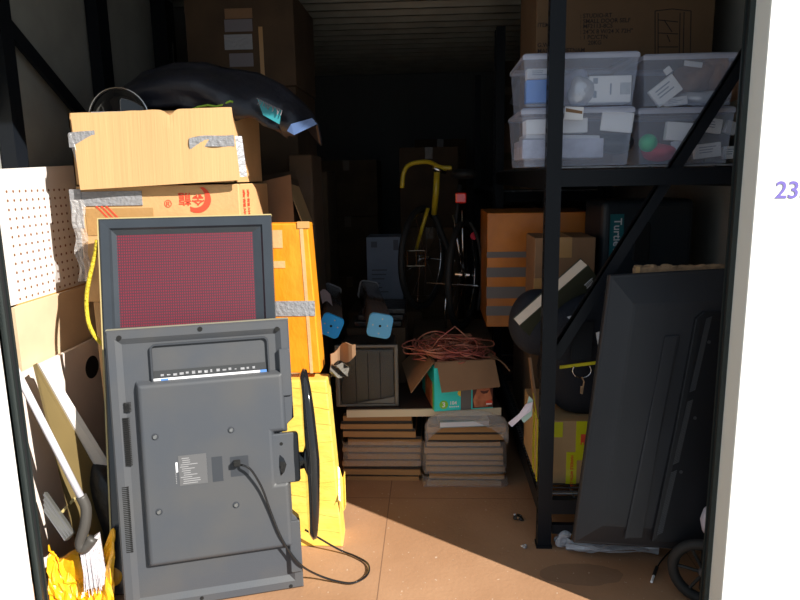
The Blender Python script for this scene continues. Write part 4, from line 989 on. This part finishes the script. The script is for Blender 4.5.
# contents (each rests in a tote)
def card_(px0, py0, px1, py1, Y, m, label, cat='packet', name='small_packet', rot=0, d=.05, group=None, prints=True):
    a = P(px0, py1, Y); b = P(px1, py0, Y); w_, h_ = b.x-a.x, b.z-a.z
    r = thing(name, label, cat, ((a.x+b.x)/2, Y, (a.z+b.z)/2-h_/2), 0, group); r.rotation_euler = (0, R_(rot), 0)
    r.location = ((a.x+b.x)/2, Y, (a.z+b.z)/2)
    MB().box((-w_/2, 0, -h_/2), (w_/2, d, h_/2)).build('pack', m, r, bevel=.003)
    if prints:
        q = MB()
        for k in range(3): q.box((-w_*.32, -.001, h_*(.22-.18*k)), (-w_*.32+w_*(.35+.3*random.random()), 0, h_*(.22-.18*k)+h_*.07))
        q.build('print', 'grey', r)
    return r
# upper left
Yc = Y0+.035
r = card_(588, 75, 632, 103, Yc, 'paper', 'grey boxed item with a barcode inside the upper left tote', 'box', 'barcode_box', 0, .10, prints=False)
q = MB()
for k in range(9): q.box((.038+k*.0042, -.001, -.02), (.040+k*.0042, 0, .022), T((.0, 0, 0)))
q.box((-.062, -.001, .02), (-.045, 0, .04)).box((-.06, -.001, -.03), (-.048, 0, -.005)).box((.0, -.001, -.02), (.006, 0, .02)); q.build('barcode', 'grey', r)
card_(526, 79, 560, 103, Yc, 'paperb', 'blue packet in the upper left tote behind the rack post', rot=0, prints=False)
card_(527, 68, 556, 79, Yc+.06, 'paper', 'white carton edge above the blue packet in the upper left tote', rot=0)
o = MB().blob((0, 0, 0), (.055, .10, .068), 2.4, .35, 14, seed=4).build('plastic_pouch', 'lilac', smooth=True); o.location = P(573, 88, Yc+.13); tag(o, 'crumpled bluish pouch in the middle of the upper left tote', 'pouch')
o = MB().blob((0, 0, 0), (.045, .03, .052), 2.4, .4, 16, seed=9).build('silver_pouch', 'silver', smooth=True); o.location = P(580, 92, Yc+.02); tag(o, 'small silver pouch beside the barcode box in the upper left tote', 'pouch')
# lower left
Yc = Y0+.03
card_(526, 118, 588, 134, Yc, 'paper', 'wide white packet high in the lower left tote', rot=-1, d=.1, prints=False)
card_(601, 111, 634, 132, Yc-.008, 'paper', 'plain white card high at the right in the lower left tote', rot=6, d=.01, prints=False)
card_(522, 138, 604, 159, Yc+.01, 'lilac', 'pale bundle of sleeves low in the lower left tote', rot=0, d=.25, prints=False)
o = MB().blob((0, 0, 0), (.07, .14, .038), 2.4, .35, 12, seed=2).build('grey_pouch', 'darkst', smooth=True); o.location = P(609, 144, Yc+.16); tag(o, 'dark grey pouch at the right in the lower left tote', 'pouch')
card_(526, 134, 600, 140, Yc+.02, 'bookw', 'thin white envelope across the middle of the lower left tote', rot=2, d=.2, prints=False)
r = thing('tote_sticker', 'white and brown sticker on the rim of the lower left tote', 'sticker', tuple(P(574, 113, Y0-.003)))
MB().box((-.034, 0, -.024), (.034, .0015, .022), RY(3)).build('paper', 'paper', r); MB().hexa([(-.03, -.001, .005), (.03, -.001, -.004), (.03, -.001, .006), (-.03, -.001, .018)], [(-.03, 0, .005), (.03, 0, -.004), (.03, 0, .006), (-.03, 0, .018)]).build('brown_print', 'cardmid', r)
# upper right
Yc = Y0+.055
card_(651, 80, 681, 101, Yc, 'paper', 'white label card tilted in the upper right tote', rot=-38, d=.02)
card_(664, 67, 672, 74, Yc, 'paper', 'tiny white tag in the upper right tote', 'tag', 'paper_tag', -38, .004, prints=False)
card_(684, 61, 703, 67, Yc, 'bookw', 'pale strip sticker high in the upper right tote', 'tag', 'paper_tag', 8, .004, prints=False)
card_(663, 97, 688, 106, Yc+.02, 'paper', 'white envelope low in the upper right tote', rot=-8, d=.03)
for k, (px, py, rx_, rz_) in enumerate(((693, 80, .07, .055), (722, 82, .085, .065), (716, 67, .06, .04))):
    o = MB().blob((0, 0, 0), (rx_, .08, rz_), 2.2, .5, 15, seed=20+k).build('crumpled_kraft_paper', 'kraft', smooth=True); o.location = P(px, py, Yc+.14)
    tag(o, ('crumpled brown paper left of centre in the upper right tote', 'crumpled brown paper at the right in the upper right tote', 'small crumpled brown paper on top in the upper right tote')[k], 'paper', 'brown papers in the tote')
o = MB().blob((0, 0, 0), (.075, .05, .028), 2.4, .4, 16, seed=14).build('silver_pouch', 'silver', smooth=True); o.location = P(703, 98, Yc+.06); tag(o, 'crinkled silver pouch low in the upper right tote', 'pouch')
# lower right
card_(666, 122, 694, 141, Yc, 'paper', 'white torn packet at the left of centre in the lower right tote', rot=5, d=.03, prints=False)
card_(702, 118, 723, 133, Yc, 'paper', 'white label card high at the right in the lower right tote', rot=8, d=.02)
card_(694, 143, 722, 158, Yc, 'paper', 'white label card low in the lower right tote', rot=-6, d=.02)
card_(723, 146, 738, 159, Yc+.01, 'paper', 'white label card lowest right in the lower right tote', rot=-2, d=.02)
card_(672, 139, 688, 152, Yc+.01, 'bookw', 'pale card above the red cloth in the lower right tote', rot=-20, d=.01, prints=False)
card_(725, 121, 738, 134, Yc+.02, 'bookw', 'pale folded sleeve at the right edge of the lower right tote', rot=20, d=.02, prints=False)
o = MB().blob((0, 0, 0), (.034, .034, .034), 2).build('green_ball', 'greenball', smooth=True); o.location = P(648, 143, Yc+.02); tag(o, 'bright green ball in the lower right tote', 'ball')
o = MB().blob((0, 0, 0), (.068, .08, .034), 2.2, .4, 14, seed=30).build('red_cloth', 'redcloth', smooth=True); o.location = P(660, 154, Yc+.07); tag(o, 'crumpled red cloth in the lower right tote', 'cloth')
o = MB().blob((0, 0, 0), (.12, .09, .045), 2.6, .25, 12, seed=33).build('dark_sleeve', 'darkst', smooth=True); o.location = P(702, 140, Yc+.17); tag(o, 'dark sleeves behind the cards in the lower right tote', 'sleeve')
# big furniture carton behind totes
r = carton('large brown furniture carton with black printed lines and a cabinet drawing, behind the totes', (.825, 2.99, SH+.002), .75, .5, .90, m='cardbig', tapes=())
r.location.x = .835
c0 = r.location.copy()
lines = [(542, 27, 'ITEM NAME'), (542, 47, 'G.WEIGHT'), (542, 53, 'MADE IN VIETNAM')]
for px, py, s_ in lines: a = P(px, py, 2.99)-c0; text(s_, .024, 'ink', r, T((a.x-.02, -.001, a.z)), 'printed_line', bold=.0003)
for py, s_ in ((18, ': STUDIO-RT'), (23.5, ': SMALL DOOR SELF'), (28.5, ': MF2113-8CS'), (34, ': 24"X 8 W/24 X 72H"'), (39.5, ': 1 PC/CTN'), (45, '     20KG')):
    a = P(580, py, 2.99)-c0; text(s_, .024, 'ink', r, T((a.x, -.001, a.z)), 'printed_line', bold=.0003)
q = MB(); 
def ln(p, q_, w_=.0035):
    a = P(p[0], p[1], 2.99)-c0; b = P(q_[0], q_[1], 2.99)-c0; d = b-a; Mx = T((a.x, -.0008, a.z)) @ Matrix.Rotation(-math.atan2(d.z, d.x), 4, 'Y'); q.box((0, -.0006, -w_/2), (d.length, .0002, w_/2), Mx)
for s_ in (((655, 11), (655, 60)), ((658, 13), (658, 60)), ((655, 11), (672, 9)), ((672, 9), (691, 11)), ((691, 11), (690, 60)), ((680, 13), (679, 60)), ((684, 12), (683, 60)), ((658, 20), (678, 22)), ((658, 33), (678, 34)), ((658, 47), (678, 47)), ((664, 20), (672, 32)), ((667, 35), (670, 42))): ln(*s_)
q.build('cabinet_drawing', 'ink', r)
# small carton in the far upper right + goods seen left of totes
zz = 1.403
for k, (h, mm) in enumerate(((.45, 'cardmid'), (.40, 'carddk'))):
    r = carton(('lower', 'upper')[k]+' dim taped carton on the far rack shelf, left of the totes', (.70, 4.62, zz), .42, .5, h, m=mm, tapes=('vert', 'front'), tape='olive'); zz += h+.003
MB().prism([(-.16, .12), (-.08, .10), (-.06, .25), (-.10, .28)], -.004, -.002).build('pink_label', 'lblinside', r)
carton('dim brown carton on the lowest deck of the far rack', (.75, 4.62, .253), .5, .5, .6, m='carddk')
carton('dim brown carton stacked second on the far rack deck', (.75, 4.62, .856), .5, .5, .42, m='carddk')

# ------------------------------------------------------------------ right television
vf = Frame((P(577, 548, 2.19).x, 2.19, P(577, 548, 2.19).z), (1, .02, -.035), (.095, .12, 1.0))
r = thing('television', 'large black flat television leaning against the right rack, its back to the opening', 'television', Mx=vf.M)
TL = vf.p2(612, 275); TRx = vf.p2(742, 268); BL = vf.p2(575, 546); BRp = vf.p2(655, 551)
WV = .66
sl_t = (TRx[1]-TL[1])/(TRx[0]-TL[0])
sl_b = (BRp[1]-BL[1])/(BRp[0]-BL[0])
TR_ = (TL[0]+WV, TL[1]+sl_t*WV); BR_ = (BL[0]+WV, BL[1]+sl_b*WV)
def quadpt(u, v):
    a = Vector(BL).lerp(Vector(BR_), u); b = Vector(TL).lerp(Vector(TR_), u); return a.lerp(b, v)
def inset(d0, dt, y):
    w_, h_ = WV, TL[1]-BL[1]
    return [(p.x, y, p.y) for p in (quadpt(d0/w_, d0/h_), quadpt(1-d0/w_, d0/h_), quadpt(1-d0/w_, 1-dt/h_), quadpt(d0/w_, 1-dt/h_))]
MB().loft([inset(0, 0, .055), inset(0, 0, .028), inset(.004, .004, .022), inset(.010, .012, .022), inset(.085, .105, -.012), inset(.095, .115, -.013)]).build('back_cover', 'tvb', r, bevel=.003)
MB().loft([inset(.003, .003, .055), inset(.003, .003, .064)]).build('screen_panel', 'gloss', r)
# plateau details, traced on its back
Yp = -.013
def v2(px, py, y=Yp): return vf.p2(px, py, y)
q = MB(); a = [v2(702, 311), v2(696, 315), v2(673, 430), v2(650, 541)]; b = [v2(741, 311), v2(760, 311), v2(760, 541), v2(740, 541)]
pl_ = [v2(650, 540), v2(673, 430), v2(694, 318), v2(702, 311), v2(775, 311), v2(775, 545)]
inn = [v2(655, 536), v2(678, 430), v2(698, 322), v2(704, 316), v2(772, 316), v2(772, 541)]
xm = max(BL[0], TL[0])+WV-.03
pl_ = [(min(x, xm), z) for x, z in pl_]; inn = [(min(x, xm-.01), z) for x, z in inn]
MB().loft([[(x, Yp+.002, z) for x, z in pl_], [(x, Yp-.018, z) for x, z in pl_], [(x, Yp-.020, z) for x, z in inn]]).build('electronics_cover', 'tvb2', r, bevel=.003)
q = MB()
for k in range(120):
    t_ = k/119; px = 706+(657-706)*t_; py = 320+(535-320)*t_; x, z = v2(px, py, Yp-.02)
    if 40 < k < 46 or 80 < k < 85: continue
    q.hexa([(x, Yp-.0215, z), (x+.020, Yp-.0215, z+.010), (x+.020, Yp-.0215, z+.0135), (x, Yp-.0215, z+.0035)], [(x, Yp-.019, z), (x+.020, Yp-.019, z+.010), (x+.020, Yp-.019, z+.0135), (x, Yp-.019, z+.0035)])
q.build('vent_slots', 'tv', r)
c4 = [v2(665, 336), v2(679, 335), v2(660, 430), v2(640, 538), v2(624, 538), v2(646, 430)]
cc = sum((Vector(c) for c in c4), Vector((0, 0)))/6
MB().loft([[(x, Yp+.001, z) for x, z in c4], [(x, Yp-.007, z) for x, z in c4], [((x-cc.x)*.86+cc.x, Yp-.009, (z-cc.y)*.985+cc.y) for x, z in c4]]).build('long_ridge', 'tvb', r, bevel=.002)
q = MB()
for px, py in ((709, 342), (695, 418), (681, 472)):
    x, z = v2(px, py, Yp-.02); q.lathe([(0, -.0015), (.006, -.0015), (.006, .001), (0, .001)], 12, (x, Yp-.020, z), 'y')
q.build('screws', 'darkgrey', r)
x, z = v2(722, 440, Yp-.02); MB().box((x-.006, Yp-.022, z-.012), (x+.012, Yp-.020, z+.02)).box((x-.03, Yp-.022, z-.05), (x-.022, Yp-.020, z-.02)).build('white_sticker', 'lblwhite', r)
# rough timber strip behind its top edge
a = P(636, 272, 2.418); b = P(736, 262, 2.418)
r = thing('timber_strip', 'rough brown timber strip lying along the top edge of the right television', 'timber', (a.x, 2.405, vf.M.translation.z))
z0_ = TL[1]*.0
top_z = P(660, 274, 2.40).z
r.location = (a.x, 2.412, top_z-.5)
MB().box((0, -.0, 0), (.42, .024, .5+.022), RY(-1)).build('plank', 'rawwood', r, bevel=.004)
q = MB(); random.seed(2)
for k in range(26): x = .01+.0145*k; q.blob((x, .012, .5225+.004*random.random()), (.016, .011, .003+.004*random.random()), 2, .8, 40, 10, 6, seed=k)
q.build('splinters', 'rawwood', r); MB().box((-.004, -.001, .47), (.012, .020, .526)).build('lit_end', 'cardlt', r)  # bright light on the timber's end, put in as a paler block
MB().box((.33, -.002, .50), (.40, .026, .530), RY(0)).build('grey_tape', 'duct', r)
# crumpled clear plastic under it
r = thing('clear_plastic_roll', 'bunched clear plastic wrap on the floor in front of the right television', 'plastic wrap', (.66, 2.32, 0))
def roll(u, v):
    a = 2*math.pi*v; p = atz(566+92*u, 545+3*u+3*math.sin(u*8), .02); rad = .024*(1-.35*u)+.012*noise.noise((u*7, v*5, 2))
    return (p.x-.66, p.y-2.32+rad*.8*math.cos(a), max(.026+rad*math.sin(a), .002))
MB().sheet(roll, 40, 14, .0015).build('twisted_length', 'wrapb', r)
q = MB(); c = atz(562, 539, .03)-Vector((.66, 2.32, 0)); q.blob((c.x, c.y, .034), (.035, .035, .032), 2, .7, 28, seed=3); q.build('knotted_end', 'wrapb', r)
random.seed(17); q = MB()
for k in range(34):
    x = random.uniform(-.14, .2); q.tube(smoothpts([atz(566, 548, .03)-Vector((.66, 2.32, 0))+Vector((0, .01*random.uniform(-1, 1), .02*random.random())), atz(610, 549+random.uniform(-4, 4), .03)-Vector((.66, 2.32, 0))+Vector((0, 0, .015*random.random())), atz(655, 547+random.uniform(-4, 4), .03)-Vector((.66, 2.32, 0))], 4), .0016, 4)
q.build('bright_folds', 'silver', r)
# cable with connector
pts = [atz(694, 552, .03), atz(684, 546, .03), atz(672, 550, .02), atz(662, 560, .01), atz(657, 568, .008)]
r = thing('cable', 'thin black cable with a silver connector on the floor, lower right', 'cable', tuple(pts[-1].xy)+(0,))
iv4 = T(-r.location); MB(iv4).tube(smoothpts(pts), .0035, 6).build('cord', 'gloss', r, smooth=True)
MB(iv4).tube([atz(657, 567, .009), atz(653.5, 576, .009)], .0065, 8).build('plug_body', 'tyre', r); MB(iv4).tube([atz(653.5, 576, .009), atz(651.5, 582, .009)], .005, 8).build('connector_tip', 'white2', r)
# caster wheel + white container behind the right track
c = Vector((.945, 2.10, .125))
r = thing('wheel', 'black spoked wheel half hidden behind the right door track', 'wheel', (c.x, c.y, 0))
MB().tube([(.0+.103*math.cos(a)*math.sin(R_(60)), .103*math.cos(a)*math.cos(R_(60))*-1, .125+.103*math.sin(a)) for a in [k*math.pi/18 for k in range(36)]], .019, 10, closed=True).build('tyre', 'tyre', r, smooth=True)
q = MB()
for k in range(6):
    a = k*math.pi/3; q.cyl((0, 0, .125), (.09*math.cos(a)*math.sin(R_(60)), -.09*math.cos(a)*math.cos(R_(60)), .125+.09*math.sin(a)), .006, n=6)
q.build('spokes', 'tyre', r); MB().blob((0, 0, .125), (.02, .02, .02)).build('hub', 'darkgrey', r, smooth=True)
c = P(718, 540, 2.13)
r = thing('white_jug', 'white plastic jug seen at the edge of the right door track', 'jug', (c.x+.0, 2.12, .26))
r.location.z = P(712, 541, 2.12).z
MB().lathe([(.0, 0), (.03, 0), (.058, .035), (.066, .07), (.058, .105), (.03, .14), (.026, .15), (.026, .20), (.02, .205), (.0, .205)], 28).build('body', 'whitejug', r, smooth=True)
MB().lathe([(.0, .204), (.028, .204), (.028, .228), (.0, .23)], 20).build('cap', 'whitejug', r)
r3 = thing('black_box', 'small black box under the white jug, in front of the right television', 'box', (r.location.x+.02, 2.14, 0))
MB().box((-.05, -.05, 0), (.09, .05, r.location.z-.002)).build('case', 'tvb2', r3, bevel=.006)
MB().box((-.02, -.052, .02), (.05, -.0495, r.location.z-.03)).build('front_panel', 'darkgrey', r3)
# floor debris
random.seed(41)
for k, (px, py, s_, lab, mm) in enumerate(((519, 520, .020, 'larger crumpled dark foil piece on the floor left of the rack post', 'debris'), (524, 548, .013, 'smaller shiny crumpled piece on the floor left of the rack post', 'silver'))):
    o = MB().blob((0, 0, s_*.6), (s_*1.2, s_, s_*.6), 2, 1.2, 40, seed=k*7).build('crumpled_foil', mm); p = atz(px, py, 0); o.location = p; tag(o, lab, 'litter')
    for j in range(3):
        b_ = MB().blob((random.uniform(-1, 1)*s_, random.uniform(-1, 1)*s_, s_*.8), (s_*.4, s_*.3, s_*.3), 2, .9, 50, 10, 6, seed=j).build('foil_fold', 'silver' if j else 'rawwood', o)
